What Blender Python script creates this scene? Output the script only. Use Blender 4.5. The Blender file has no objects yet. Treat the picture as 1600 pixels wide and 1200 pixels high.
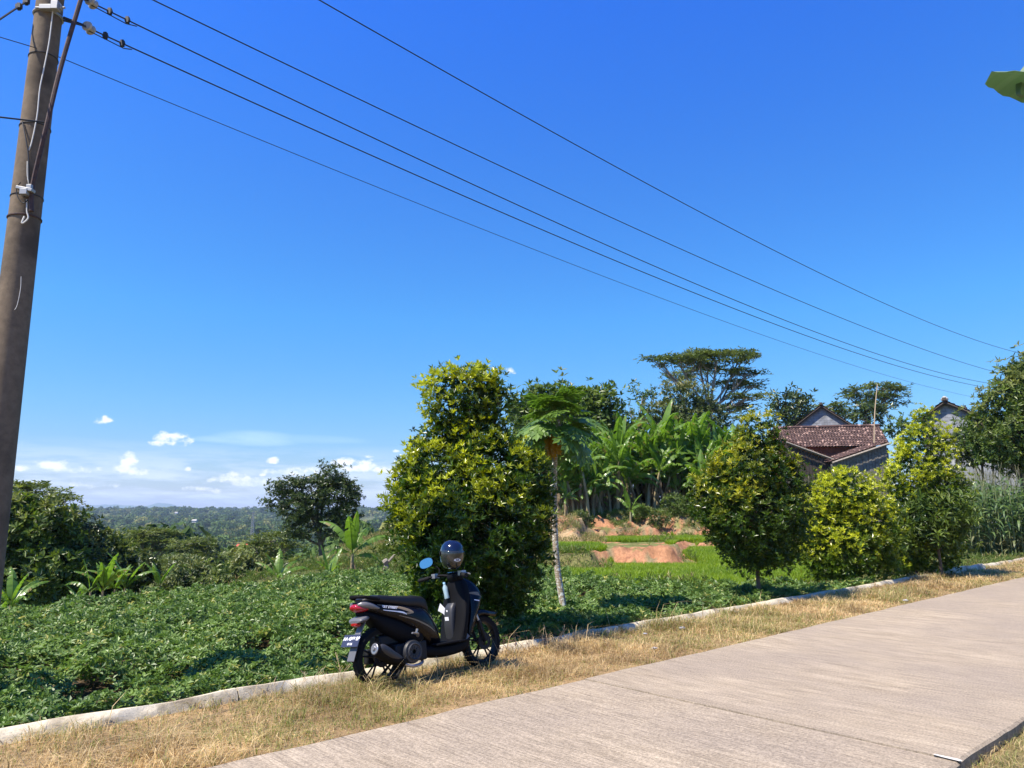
import bpy, math, random
import numpy as np
from mathutils import Vector, Matrix
R = math.radians
rng = np.random.default_rng(7)
random.seed(7)
sc = bpy.context.scene
COL = sc.collection
# ------------------------------------------------------------------ camera
F_PX, PITCH, EYE = 1150.0, R(9.7), 1.65
cam = bpy.data.objects.new("camera", bpy.data.cameras.new("camera"))
COL.objects.link(cam)
cam.location = (0, 0, EYE)
cam.rotation_euler = (R(90) + PITCH, 0, 0)
cam.data.sensor_width = 36
cam.data.lens = F_PX / 1600 * 36
cam.data.clip_start = 0.05
cam.data.clip_end = 40000
sc.camera = cam
SUN_BEAR, SUN_EL = R(-121), R(57)          # bearing from the view axis, positive to the right
SUN_DIR = Vector((math.sin(SUN_BEAR) * math.cos(SUN_EL), math.cos(SUN_BEAR) * math.cos(SUN_EL), math.sin(SUN_EL)))
sun = bpy.data.objects.new("sun", bpy.data.lights.new("sun", 'SUN'))
COL.objects.link(sun)
sun.data.energy = 5.0
sun.data.angle = R(0.53)
sun.data.color = (1.0, 0.92, 0.79)
sun.rotation_euler = SUN_DIR.to_track_quat('Z', 'Y').to_euler()
sc.view_settings.view_transform = 'Standard'
sc.view_settings.look = 'None'
sc.view_settings.gamma = 1
sc.view_settings.use_curve_mapping = False
sc.view_settings.exposure = 0.95
sc.render.engine = 'CYCLES'
sc.cycles.use_denoising = True
sc.cycles.max_bounces = 6
sc.cycles.diffuse_bounces = 3
sc.cycles.transmission_bounces = 4
sc.cycles.transparent_max_bounces = 6
sc.cycles.volume_bounces = 0
SKY_STRENGTH = 0.10

def cdir(px, py):
    cx, cy = (px - 800) / F_PX, -(py - 600) / F_PX
    return np.array((cx, math.cos(PITCH) - math.sin(PITCH) * cy, math.sin(PITCH) + math.cos(PITCH) * cy))
def PX(px, py, Y):                          # the point seen at a pixel, at forward distance Y
    d = cdir(px, py)
    return np.array((0, 0, EYE)) + d * (Y / d[1])
def GND(px, py, z=0.0):
    d = cdir(px, py)
    return np.array((0, 0, EYE)) + d * ((z - EYE) / d[2])

# ------------------------------------------------------------------ world: sky and clouds by direction
world = bpy.data.worlds.new("World")
sc.world = world
world.use_nodes = True
wt = world.node_tree
wt.nodes.clear()
def W(t, **k):
    n = wt.nodes.new(t)
    for a, b in k.items():
        setattr(n, a, b)
    return n
def wmath(op, a, b=None, c=None, clamp=False):
    n = W('ShaderNodeMath', operation=op, use_clamp=clamp)
    for i, v in enumerate((a, b, c)):
        if v is None: continue
        if isinstance(v, (int, float)): n.inputs[i].default_value = v
        else: wt.links.new(v, n.inputs[i])
    return n.outputs[0]
sky = W('ShaderNodeTexSky', sky_type='NISHITA', sun_disc=False)
sky.sun_elevation = SUN_EL
sky.sun_rotation = SUN_BEAR
sky.altitude = 300
sky.air_density = 1.0
sky.dust_density = 0.35
sky.ozone_density = 3.0
hs = W('ShaderNodeHueSaturation')
hs.inputs['Saturation'].default_value = 1.22
hs.inputs['Hue'].default_value = 0.505
wt.links.new(sky.outputs[0], hs.inputs['Color'])
tc = W('ShaderNodeTexCoord')
sp = W('ShaderNodeSeparateXYZ')
wt.links.new(tc.outputs['Generated'], sp.inputs[0])
X_, Y_, Z_ = sp.outputs
az = wmath('ARCTAN2', X_, Y_)
el = wmath('ARCSINE', Z_)
def noise(scale, sx, sy, sz, detail=6, rough=0.6, off=0.0):
    mp = W('ShaderNodeMapping')
    mp.inputs['Scale'].default_value = (sx, sy, sz)
    mp.inputs['Location'].default_value = (off, off * .7, off * 1.3)
    wt.links.new(tc.outputs['Generated'], mp.inputs[0])
    n = W('ShaderNodeTexNoise')
    n.inputs['Scale'].default_value = scale
    n.inputs['Detail'].default_value = detail
    n.inputs['Roughness'].default_value = rough
    wt.links.new(mp.outputs[0], n.inputs['Vector'])
    return n.outputs[0]
n1 = noise(55, 1, 1, 1.5, 8, 0.62)
n2 = noise(9, 1, 1, 7, 6, 0.6, 3.1)
n3 = noise(16, 1, 1, 5, 9, 0.65, 8.2)
n1c = wmath('SUBTRACT', n1, 0.5)
def blob(px, py, wx, wy, amp=1.0):
    d = cdir(px, py); d = d / np.linalg.norm(d)
    a0, e0 = math.atan2(d[0], d[1]), math.asin(d[2])
    k = 1 / F_PX * math.cos(a0) ** 1
    u = wmath('DIVIDE', wmath('SUBTRACT', az, a0), wx * k)
    v = wmath('DIVIDE', wmath('SUBTRACT', el, e0), wy / F_PX)
    # flatter undersides: squeeze below the centre
    v = wmath('MULTIPLY', v, wmath('ADD', 1.0, wmath('MULTIPLY', wmath('LESS_THAN', v, 0.0), 0.7)))
    q = wmath('SUBTRACT', amp, wmath('ADD', wmath('MULTIPLY', u, u), wmath('MULTIPLY', v, v)))
    return q
clouds = [(160, 657, 20, 9, .8), (272, 690, 34, 14, 1), (255, 686, 18, 12, .9), (200, 722, 16, 20, 1), (196, 735, 30, 12, 1), (222, 738, 30, 9, .9),
          (85, 728, 34, 10, .9), (35, 733, 14, 7, .8), (130, 735, 45, 10, .6), (256, 735, 10, 6, .7), (265, 742, 16, 6, .6), (292, 734, 7, 5, .8),
          (342, 750, 24, 9, .9), (375, 752, 30, 14, 1), (400, 757, 30, 9, .8), (427, 722, 14, 9, .8), (478, 735, 26, 9, 1), (545, 725, 28, 12, 1),
          (560, 730, 40, 16, .9), (600, 735, 30, 9, .9), (620, 705, 10, 5, .7), (798, 581, 12, 14, .55), (460, 738, 60, 10, .7), (20, 760, 60, 10, .5),
          (150, 758, 60, 10, .55), (330, 768, 50, 7, .5), (310, 765, 30, 6, .6), (575, 714, 9, 5, .6), (410, 742, 8, 4, .6)]
acc = None
for c in clouds:
    b = blob(*c)
    acc = b if acc is None else wmath('SMOOTH_MAX', acc, b, 0.25)
cum = wmath('ADD', acc, wmath('MULTIPLY', n1c, 4.2))
mr = W('ShaderNodeMapRange', interpolation_type='SMOOTHSTEP')
mr.inputs['From Min'].default_value = 0.15
mr.inputs['From Max'].default_value = 1.15
wt.links.new(cum, mr.inputs['Value'])
cmask = wmath('MULTIPLY', mr.outputs[0], 0.9)
# thin veil cloud
veil = None
for c in [(400, 688, 75, 16, 1), (350, 688, 60, 9, .8), (480, 688, 160, 14, .45)]:
    b = blob(*c); veil = b if veil is None else wmath('MAXIMUM', veil, b)
veil = wmath('MULTIPLY', wmath('MULTIPLY', wmath('MAXIMUM', veil, 0.0), n3), 0.75, clamp=True)
# low bank of thin haze clouds near the skyline
band = wmath('MULTIPLY', wmath('SMOOTH_MIN', wmath('DIVIDE', wmath('SUBTRACT', 0.085, el), 0.07), 1.0, 0.2), wmath('MULTIPLY', wmath('ADD', el, 0.01), 40, clamp=True))
mr2 = W('ShaderNodeMapRange', interpolation_type='SMOOTHSTEP')
mr2.inputs['From Min'].default_value = 0.38
mr2.inputs['From Max'].default_value = 0.62
wt.links.new(n2, mr2.inputs['Value'])
band = wmath('MULTIPLY', wmath('MAXIMUM', band, 0.0), wmath('ADD', wmath('MULTIPLY', mr2.outputs[0], 1.1), 0.14), clamp=True)
azm = W('ShaderNodeMapRange'); azm.inputs['From Min'].default_value = 0.25; azm.inputs['From Max'].default_value = -0.2
wt.links.new(az, azm.inputs['Value'])
band = wmath('MULTIPLY', band, wmath('MULTIPLY', azm.outputs[0], 0.8))
def mix(fac, a, b):
    m = W('ShaderNodeMix', data_type='RGBA')
    wt.links.new(fac, m.inputs[0])
    for i, v in ((6, a), (7, b)):
        if isinstance(v, tuple): m.inputs[i].default_value = v
        else: wt.links.new(v, m.inputs[i])
    return m.outputs[2]
K = .78 / SKY_STRENGTH
grade = W('ShaderNodeValToRGB')
wt.links.new(wmath('MAXIMUM', Z_, 0.0), grade.inputs[0])
cr = grade.color_ramp
stops = [(0.0, (.50, .52, .72)), (.047, (.50, .58, .76)), (.13, (.50, .74, .88)), (.25, (.47, .91, 1.08)), (.41, (.46, .90, 1.28)), (.60, (.38, .88, 1.6))]
while len(cr.elements) < len(stops): cr.elements.new(.5)
for e_, (p_, c_) in zip(cr.elements, stops): e_.position = p_; e_.color = c_ + (1,)
gm = W('ShaderNodeVectorMath', operation='MULTIPLY')
wt.links.new(hs.outputs[0], gm.inputs[0]); wt.links.new(grade.outputs[0], gm.inputs[1])
skyc = mix(band, gm.outputs[0], (.66 * K, .74 * K, .90 * K, 1))
skyc = mix(veil, skyc, (.60 * K, .78 * K, .90 * K, 1))
skyc = mix(cmask, skyc, (.82 * K, .84 * K, .88 * K, 1))
bg = W('ShaderNodeBackground')
bg.inputs['Strength'].default_value = SKY_STRENGTH
wt.links.new(skyc, bg.inputs['Color'])
wo = W('ShaderNodeOutputWorld')
wt.links.new(bg.outputs[0], wo.inputs[0])

# ------------------------------------------------------------------ materials
def newmat(name):
    m = bpy.data.materials.new(name); m.use_nodes = True
    nt = m.node_tree; nt.nodes.clear()
    out = nt.nodes.new('ShaderNodeOutputMaterial')
    return m, nt, out
def N(nt, t, ins=None, **k):
    n = nt.nodes.new(t)
    for a, b in k.items(): setattr(n, a, b)
    for a, b in (ins or {}).items():
        s = n.inputs[a]
        if isinstance(b, bpy.types.NodeSocket): nt.links.new(b, s)
        else: s.default_value = b
    return n
def c4(c): return tuple(c) + (1.0,) if len(c) == 3 else tuple(c)
def plain(name, col, rough=0.5, metal=0.0, spec=0.5, var=0.0, scale=8.0, col2=None, bump=0.0, coat=0.0, obj=True):
    m, nt, out = newmat(name)
    b = N(nt, 'ShaderNodeBsdfPrincipled', {'Roughness': rough, 'Metallic': metal, 'Specular IOR Level': spec, 'Coat Weight': coat})
    if var or col2 or bump:
        t = N(nt, 'ShaderNodeTexCoord')
        n = N(nt, 'ShaderNodeTexNoise', {'Vector': t.outputs['Object'], 'Scale': scale, 'Detail': 6.0, 'Roughness': .65})
        r = N(nt, 'ShaderNodeMapRange', {'Value': n.outputs[0], 'From Min': .35, 'From Max': .65})
        c2 = col2 or tuple(max(0, x * (1 - var)) for x in col)
        mx = N(nt, 'ShaderNodeMix', {0: r.outputs[0], 6: c4(col), 7: c4(c2)}, data_type='RGBA')
        nt.links.new(mx.outputs[2], b.inputs['Base Color'])
        if bump:
            bp = N(nt, 'ShaderNodeBump', {'Height': n.outputs[0], 'Strength': bump, 'Distance': .02})
            nt.links.new(bp.outputs[0], b.inputs['Normal'])
    else:
        b.inputs['Base Color'].default_value = c4(col)
    nt.links.new(b.outputs[0], out.inputs[0])
    return m
def leafmat(name, dark, light, young=(.35, .40, .03), rough=.38, transl=.3, spec=.5):
    m, nt, out = newmat(name)
    at = N(nt, 'ShaderNodeAttribute', attribute_name='tint')
    s = N(nt, 'ShaderNodeSeparateColor', {0: at.outputs['Color']})
    a = N(nt, 'ShaderNodeMix', {0: s.outputs[0], 6: c4(dark), 7: c4(light)}, data_type='RGBA')
    c = N(nt, 'ShaderNodeMix', {0: s.outputs[1], 6: a.outputs[2], 7: c4(young)}, data_type='RGBA')
    b = N(nt, 'ShaderNodeBsdfPrincipled', {'Base Color': c.outputs[2], 'Roughness': rough, 'Specular IOR Level': spec})
    g = N(nt, 'ShaderNodeHueSaturation', {'Color': c.outputs[2], 'Value': 1.5, 'Saturation': 1.1})
    t = N(nt, 'ShaderNodeBsdfTranslucent', {'Color': g.outputs[0]})
    x = N(nt, 'ShaderNodeMixShader', {0: transl, 1: b.outputs[0], 2: t.outputs[0]})
    nt.links.new(x.outputs[0], out.inputs[0])
    return m
M = {}
M['bay'] = leafmat('young_tip_leaf', (.014, .044, .006), (.085, .15, .012), (.52, .55, .035), .30, .28)
M['bayred'] = leafmat('coppery_tip_leaf', (.016, .044, .006), (.09, .155, .012), (.48, .46, .035), .32, .3)
M['bayyellow'] = leafmat('yellow_tip_leaf', (.025, .065, .006), (.13, .20, .012), (.54, .56, .03), .32, .3)
M['dark'] = leafmat('dark_broad_leaf', (.016, .036, .009), (.10, .14, .026), (.20, .20, .05), .35, .2)
M['mid'] = leafmat('mid_broad_leaf', (.026, .060, .010), (.17, .235, .035), (.26, .24, .07), .45, .36)
M['olive'] = leafmat('olive_leaf', (.032, .058, .012), (.13, .17, .035), (.28, .25, .07), .5, .2)
M['albizia'] = leafmat('feathery_leaf', (.045, .070, .016), (.15, .19, .04), (.22, .23, .06), .6, .3)
M['banana'] = leafmat('banana_leaf', (.06, .13, .014), (.20, .32, .05), (.28, .19, .07), .35, .45)
M['papaya'] = leafmat('papaya_leaf', (.035, .085, .012), (.16, .26, .04), (.50, .26, .02), .4, .3)
M['peanut'] = leafmat('peanut_leaf', (.042, .092, .018), (.19, .285, .062), (.38, .36, .08), .45, .28, .4)
M['rice'] = leafmat('rice_blade', (.11, .20, .008), (.24, .34, .015), (.36, .32, .07), .5, .45)
M['straw'] = leafmat('dry_grass_blade', (.25, .17, .075), (.70, .54, .28), (.17, .22, .035), .6, .4)
M['weed'] = leafmat('weed_leaf', (.055, .10, .015), (.17, .23, .04), (.40, .30, .14), .5, .3)
M['maize'] = leafmat('maize_leaf', (.040, .085, .022), (.14, .21, .07), (.22, .20, .10), .5, .35)
M['far'] = leafmat('far_tree_leaf', (.018, .044, .010), (.085, .14, .026), (.22, .22, .06), .7, .15, .2)
M['bark'] = plain('grey_brown_bark', (.13, .10, .07), .9, var=.5, scale=12, bump=.4)
M['palebark'] = plain('pale_bark', (.28, .24, .19), .9, var=.45, scale=9, bump=.3)
M['stem'] = plain('banana_stem_skin', (.26, .25, .12), .6, col2=(.24, .16, .09), scale=5)
M['black'] = plain('gloss_black_plastic', (.003, .003, .005), .25, spec=.22, coat=.08)
M['matte'] = plain('matte_black_plastic', (.004, .004, .005), .65, spec=.12)
M['rubber'] = plain('tyre_rubber', (.009, .009, .009), .85, spec=.2)
M['seatv'] = plain('seat_vinyl', (.005, .005, .007), .5, spec=.35)
M['metalk'] = plain('dark_engine_metal', (.012, .012, .013), .55, .1, spec=.25)
M['heat'] = plain('satin_black_heat_shield', (.028, .028, .031), .5, .1)
M['chrome'] = plain('polished_steel', (.55, .55, .57), .2, 1.0)
M['silver'] = plain('silver_alloy', (.35, .35, .37), .35, .7)
M['red'] = plain('red_lamp_lens', (.30, .006, .012), .12, coat=.6)
M['lens'] = plain('smoked_lamp_lens', (.14, .13, .125), .2, coat=.4)
M['bronze'] = plain('bronze_decal', (.20, .15, .09), .5, .1)
M['white'] = plain('white_decal', (.80, .80, .82), .5)
M['plate'] = plain('navy_number_plate', (.020, .024, .055), .5)
M['greyfl'] = plain('grey_plastic', (.10, .10, .11), .45)
M['navy'] = plain('navy_gloss_shell', (.005, .007, .022), .12, coat=.6)
M['visor'] = plain('smoked_visor', (.020, .023, .022), .08, coat=.5)
M['mirror'] = plain('mirror_glass', (.40, .46, .48), .03, 1.0)
M['wire'] = plain('aged_wire', (.02, .02, .022), .6)
M['rust'] = plain('rusty_conduit', (.09, .045, .035), .75, col2=(.03, .02, .02), scale=30)
M['porcelain'] = plain('brown_white_porcelain', (.50, .46, .38), .25, col2=(.30, .26, .2), scale=20)
M['galv'] = plain('galvanised_clamp', (.34, .34, .33), .5, .5)
M['whitewire'] = plain('weathered_white_cable', (.62, .60, .55), .6)

def attr_concrete(name, c1, c2, scale, bump, rough=.9, c3=None):
    m, nt, out = newmat(name)
    t = N(nt, 'ShaderNodeTexCoord')
    n = N(nt, 'ShaderNodeTexNoise', {'Vector': t.outputs['Object'], 'Scale': scale, 'Detail': 8.0, 'Roughness': .7})
    n2_ = N(nt, 'ShaderNodeTexNoise', {'Vector': t.outputs['Object'], 'Scale': scale * .14, 'Detail': 5.0})
    r = N(nt, 'ShaderNodeMapRange', {'Value': n.outputs[0], 'From Min': .35, 'From Max': .65})
    mx = N(nt, 'ShaderNodeMix', {0: r.outputs[0], 6: c4(c1), 7: c4(c2)}, data_type='RGBA')
    r2 = N(nt, 'ShaderNodeMapRange', {'Value': n2_.outputs[0], 'From Min': .5, 'From Max': .66})
    mx2 = N(nt, 'ShaderNodeMix', {0: r2.outputs[0], 6: mx.outputs[2], 7: c4(c3 or c2)}, data_type='RGBA')
    bp = N(nt, 'ShaderNodeBump', {'Height': n.outputs[0], 'Strength': bump, 'Distance': .02})
    b = N(nt, 'ShaderNodeBsdfPrincipled', {'Base Color': mx2.outputs[2], 'Roughness': rough, 'Specular IOR Level': .2, 'Normal': bp.outputs[0]})
    nt.links.new(b.outputs[0], out.inputs[0])
    return m
M['pole'] = attr_concrete('weathered_concrete_pole', (.19, .145, .10), (.13, .10, .07), 14, .25, c3=(.08, .062, .045))
M['kerb'] = attr_concrete('cream_kerb_concrete', (.64, .56, .41), (.50, .43, .30), 22, .6, c3=(.26, .21, .14))
M['block'] = None

# ------------------------------------------------------------------ mesh helpers
def tag(o, label=None, cat=None, group=None, kind=None):
    if label: o['label'] = label
    if cat: o['category'] = cat
    if group: o['group'] = group
    if kind: o['kind'] = kind
    return o
def empty(name, loc=(0, 0, 0), rz=0.0):
    o = bpy.data.objects.new(name, None); COL.objects.link(o)
    o.empty_display_size = .2
    o.location = loc; o.rotation_euler = (0, 0, rz)
    return o
def link(name, me, parent=None, loc=None):
    o = bpy.data.objects.new(name, me); COL.objects.link(o)
    if parent: o.parent = parent
    if loc is not None: o.location = loc
    return o
def fmesh(name, V, T, mat, tint=None, parent=None, smooth=False, loc=None, cols=None):
    V = np.asarray(V, np.float32); T = np.asarray(T, np.int32)
    me = bpy.data.meshes.new(name)
    me.vertices.add(len(V)); me.vertices.foreach_set('co', V.ravel())
    k = T.shape[1]
    me.loops.add(T.size); me.loops.foreach_set('vertex_index', T.ravel())
    me.polygons.add(len(T)); me.polygons.foreach_set('loop_start', np.arange(0, T.size, k, dtype=np.int32))
    me.polygons.foreach_set('use_smooth', np.full(len(T), smooth))
    if tint is not None:
        a = me.attributes.new('tint', 'FLOAT_COLOR', 'FACE')
        buf = np.ones((len(T), 4), np.float32); buf[:, :tint.shape[1]] = tint
        a.data.foreach_set('color', buf.ravel())
    if cols is not None:
        a = me.attributes.new('zone', 'FLOAT_COLOR', 'POINT')
        a.data.foreach_set('color', np.asarray(cols, np.float32).ravel())
    me.update(calc_edges=True)
    me.materials.append(mat)
    return link(name, me, parent, loc)
class MB:
    def __init__(s): s.v = []; s.f = []
    def add(s, V, F):
        o = len(s.v); s.v += [tuple(map(float, p)) for p in V]; s.f += [tuple(i + o for i in f) for f in F]; return s
    def box(s, c, d, rot=None, taper=1.0):
        V = []
        for z in (-1, 1):
            k = taper if z > 0 else 1
            for x, y in ((-1, -1), (1, -1), (1, 1), (-1, 1)):
                V.append(Vector((x * d[0] / 2 * k, y * d[1] / 2 * k, z * d[2] / 2)))
        if rot is not None: V = [rot @ v for v in V]
        V = [v + Vector(c) for v in V]
        return s.add(V, [(3, 2, 1, 0), (4, 5, 6, 7), (0, 1, 5, 4), (1, 2, 6, 5), (2, 3, 7, 6), (3, 0, 4, 7)])
    def tube(s, path, rad, seg=10, cap=True, flat=1.0, up=None):
        P = [Vector(p) for p in path]; n = len(P)
        if not hasattr(rad, '__len__'): rad = [rad] * n
        V = []; prev = None
        for i in range(n):
            d = (P[min(i + 1, n - 1)] - P[max(i - 1, 0)]).normalized()
            if prev is None:
                a = Vector(up) if up else (Vector((0, 0, 1)) if abs(d.z) < .9 else Vector((1, 0, 0)))
            else: a = prev
            a = (a - d * a.dot(d)).normalized(); b = d.cross(a); prev = a
            for k in range(seg):
                t = 2 * math.pi * k / seg
                V.append(P[i] + a * math.cos(t) * rad[i] * flat + b * math.sin(t) * rad[i])
        F = [(i * seg + k, i * seg + (k + 1) % seg, (i + 1) * seg + (k + 1) % seg, (i + 1) * seg + k) for i in range(n - 1) for k in range(seg)]
        if cap: F += [tuple(range(seg))[::-1], tuple((n - 1) * seg + k for k in range(seg))]
        return s.add(V, F)
    def lathe(s, prof, c=(0, 0, 0), axis='Y', seg=32, closed=False):
        V = []; n = len(prof)
        for k in range(seg):
            t = 2 * math.pi * k / seg; C, S = math.cos(t), math.sin(t)
            for r, h in prof:
                p = {'Y': (r * C, h, r * S), 'Z': (r * C, r * S, h), 'X': (h, r * C, r * S)}[axis]
                V.append((p[0] + c[0], p[1] + c[1], p[2] + c[2]))
        F = []
        for k in range(seg):
            k2 = (k + 1) % seg
            for i in range(n if closed else n - 1):
                j = (i + 1) % n
                F.append((k * n + i, k * n + j, k2 * n + j, k2 * n + i))
        return s.add(V, F)
    def prism(s, pts, y0, y1, inset=0.0):            # outline in the xz plane, extruded along y
        n = len(pts)
        V = [(x, y0, z) for x, z in pts] + [(x, y1, z) for x, z in pts]
        F = [tuple(range(n)), tuple(range(n, 2 * n))[::-1]] + [(i, n + i, n + (i + 1) % n, (i + 1) % n) for i in range(n)]
        return s.add(V, F)
    def loft(s, secs, seg=20, ex=2.6, sub=4):
        """secs: (x, yc, zc, half width, half height); a smooth body along x through them."""
        A = np.array(secs, float); n = len(A)
        t = np.arange(n); tt = np.linspace(0, n - 1, (n - 1) * sub + 1)
        B = np.stack([catmull(t, A[:, i], tt) for i in range(5)], 1)
        V = []
        for x, yc, zc, w, h in B:
            for k in range(seg):
                a = 2 * math.pi * k / seg; C, S = math.cos(a), math.sin(a)
                V.append((x, yc + w * math.copysign(abs(C) ** (2 / ex), C), zc + h * math.copysign(abs(S) ** (2 / ex), S)))
        m = len(B)
        F = [(i * seg + k, (i + 1) * seg + k, (i + 1) * seg + (k + 1) % seg, i * seg + (k + 1) % seg) for i in range(m - 1) for k in range(seg)]
        F += [tuple(range(seg)), tuple((m - 1) * seg + k for k in range(seg))[::-1]]
        return s.add(V, F)
    def build(s, name, mat, parent=None, smooth=True, bevel=0.0, loc=None, angle=35):
        me = bpy.data.meshes.new(name); me.from_pydata(s.v, [], s.f); me.update()
        me.materials.append(mat)
        if smooth:
            me.polygons.foreach_set('use_smooth', [True] * len(me.polygons))
            try: me.set_sharp_from_angle(angle=R(angle))
            except Exception: pass
        o = link(name, me, parent, loc)
        if bevel:
            b = o.modifiers.new('bevel', 'BEVEL'); b.width = bevel; b.segments = 2; b.limit_method = 'ANGLE'
        return o
def catmull(t, y, tt):
    out = []
    n = len(y)
    for q in tt:
        i = min(int(q), n - 2); f = q - i
        p0, p1, p2, p3 = y[max(i - 1, 0)], y[i], y[i + 1], y[min(i + 2, n - 1)]
        out.append(.5 * (2 * p1 + (p2 - p0) * f + (2 * p0 - 5 * p1 + 4 * p2 - p3) * f * f + (3 * p1 - p0 - 3 * p2 + p3) * f ** 3))
    return np.array(out)
def smooth_path(pts, sub=4):
    A = np.array(pts, float); n = len(A)
    tt = np.linspace(0, n - 1, (n - 1) * sub + 1)
    return np.stack([catmull(None, A[:, i], tt) for i in range(A.shape[1])], 1)
def copy_tree(o, parent=None):
    c = o.copy(); COL.objects.link(c); c.parent = parent
    for ch in o.children: copy_tree(ch, c)
    return c
def nrm(a): return a / np.maximum(np.linalg.norm(a, axis=-1, keepdims=True), 1e-9)
def vnoise(x, y, s=1.0, seed=0):                      # smooth value noise, numpy
    x = np.asarray(x, float) * s + seed * 17.31; y = np.asarray(y, float) * s + seed * 5.77
    xi, yi = np.floor(x), np.floor(y); fx, fy = x - xi, y - yi
    fx = fx * fx * (3 - 2 * fx); fy = fy * fy * (3 - 2 * fy)
    h = lambda a, b: np.modf(np.abs(np.sin(a * 127.1 + b * 311.7 + seed * 3.3) * 43758.5453))[0]
    return (h(xi, yi) * (1 - fx) + h(xi + 1, yi) * fx) * (1 - fy) + (h(xi, yi + 1) * (1 - fx) + h(xi + 1, yi + 1) * fx) * fy
def fbm(x, y, s, seed=0, o=4):
    r = 0; a = .5; t = 0
    for i in range(o):
        r = r + a * vnoise(x, y, s * 2 ** i, seed + i); t += a; a *= .5
    return r / t
def ss(a, b, x):
    t = np.clip((x - a) / (b - a), 0, 1); return t * t * (3 - 2 * t)
def leaf_tris(P, D, U, L, Wd, fold=.18, droop=.1):
    """one folded leaf per row: base P, direction D, rough up U, length L, width Wd."""
    D = nrm(D); S = nrm(np.cross(D, U)); Nn = np.cross(S, D)
    L = np.broadcast_to(np.asarray(L, float).reshape(-1, 1), (len(P), 1)); Wd = np.broadcast_to(np.asarray(Wd, float).reshape(-1, 1), (len(P), 1))
    m = P + D * L * .45
    a = m + S * Wd * .5 + Nn * Wd * fold; b = m - S * Wd * .5 + Nn * Wd * fold
    t = P + D * L - Nn * L * droop
    V = np.stack([P, a, t, b], 1).reshape(-1, 3)
    i = np.arange(len(P))[:, None] * 4
    T = np.stack([np.concatenate([i, i + 1, i + 2], 1), np.concatenate([i, i + 2, i + 3], 1)], 1).reshape(-1, 3)
    return V, T
def rand_dirs(n):
    return nrm(rng.normal(size=(n, 3)))

# ------------------------------------------------------------------ terrain
RD, RN = np.array((.73, .683)), np.array((-.683, .73))
def UQ(x, y): return RD[0] * x + RD[1] * y, RN[0] * x + RN[1] * y
def XY(u, q): return RD[0] * u + RN[0] * q, RD[1] * u + RN[1] * q
KERB_Q, ROAD_L, ROAD_R = 6.66, 5.02, 1.75
def edge_s(x, y):
    return np.minimum(-.85 * (x + 2.8) + .53 * (y - 20), -.97 * (x + 2.8) + .25 * (y - 20))
def terr(x, y, detail=True):
    x = np.asarray(x, float); y = np.asarray(y, float)
    u, q = UQ(x, y); s = edge_s(x, y)
    z = np.where(q < KERB_Q, 0.0, -.18) + 0 * x
    z = np.where(q < ROAD_L, -.06, z); z = np.where(q < ROAD_R, -.05, z)
    wob = (fbm(x, y, .5, 3) - .5) * 1.2
    yy = y + wob
    m = ss(5.4, 6.8, x + wob)
    lm = ss(2.9, 2.3, x)
    rice = .08 + .20 * m * ss(20, 30, y)
    b1 = (23.7 - 2.1 * lm) * (1 - m) + 30.0 * m
    lump = fbm(x, y, .9, 11); lump2 = fbm(x, y, 2.6, 13)
    h1 = (.44 * (1 - m) + .26 * m) * ss(b1, b1 + .8, yy + (lump2 - .5) * 1.9)
    b2 = 34.6 - 5.6 * ss(3.8, 2.4, x)
    h2 = .95 * (.5 * ss(b2, b2 + .7, yy + (lump - .5) * 3) + .5 * ss(b2 + .9, b2 + 1.7, yy + (lump - .5) * 3)) * (1 + (lump2 - .5) * .35)
    mound = (.10 + .40 * (lump2 - .5)) * ss(2.9, 3.4, x) * ss(5.8, 5.0, x) * ss(23.9, 24.6, y) * ss(26.0, 25.0, y)
    plate = .05 * np.clip(y - 37, 0, 26)
    ter = rice + h1 + h2 + mound + plate
    lin = .035 * np.clip(y - 22, 0, 40)
    wx = ss(10.5, 14, x)
    inn = ss(7.6, 9.0, q)
    z = z + np.where(q > KERB_Q, (ter * (1 - wx) + lin * wx) * inn, 0)
    # the slope down to the valley on the far left
    d1 = -.45 * ss(.0, 1.0, s) - .10 * ss(1, 4, s)
    sl = -.30 * np.clip(s - 4.5, 0, 90) - .05 * np.clip(s - 94.5, 0, 60)
    r = np.hypot(x, y)
    und = (fbm(x, y, .004, 21) - .5) * 16 * ss(120, 400, r) + (fbm(x, y, .012, 25) - .5) * 6 * ss(60, 200, r)
    back = ss(60, 400, r)
    far = 24 * ss(900, 2500, r)
    z = np.where(s > 0, z + d1 + sl, z - .28 * np.clip(y - 75, 0, 110) * ss(75, 110, y)) + und * ss(0, 60, np.maximum(s, y - 80)) + far * ss(0, 50, np.maximum(s, y - 100))
    z = z - 25 * ss(3000, 6500, r)
    z = np.where(y < -15, z - 0.0, z)
    return z
def axis_pts(lo, hi, step, far, ratio=1.085):
    a = list(np.arange(lo, hi, step)); d = step; v = hi
    out = []
    while v < far: out.append(v); d *= ratio; v += d
    neg = []; d = step; v = lo
    while v > -far: d *= ratio; v -= d; neg.append(v)
    return np.array(neg[::-1] + a + out + [far * 1.05])
gx = axis_pts(-14, 26, .17, 9500); gy = axis_pts(1, 36, .17, 9500)
GX, GY = np.meshgrid(gx, gy)
GZ = terr(GX, GY)
u_, q_ = UQ(GX, GY); s_ = edge_s(GX, GY)
near = (np.hypot(GX, GY) < 60)
GZ = GZ + np.where(near & (GY > 21) & (GX > .5) & (GX < 12), (fbm(GX, GY, 2.2, 35, 2) - .5) * .20 * ss(.05, .2, np.hypot(*np.gradient(GZ, gy, gx))), 0)
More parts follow.
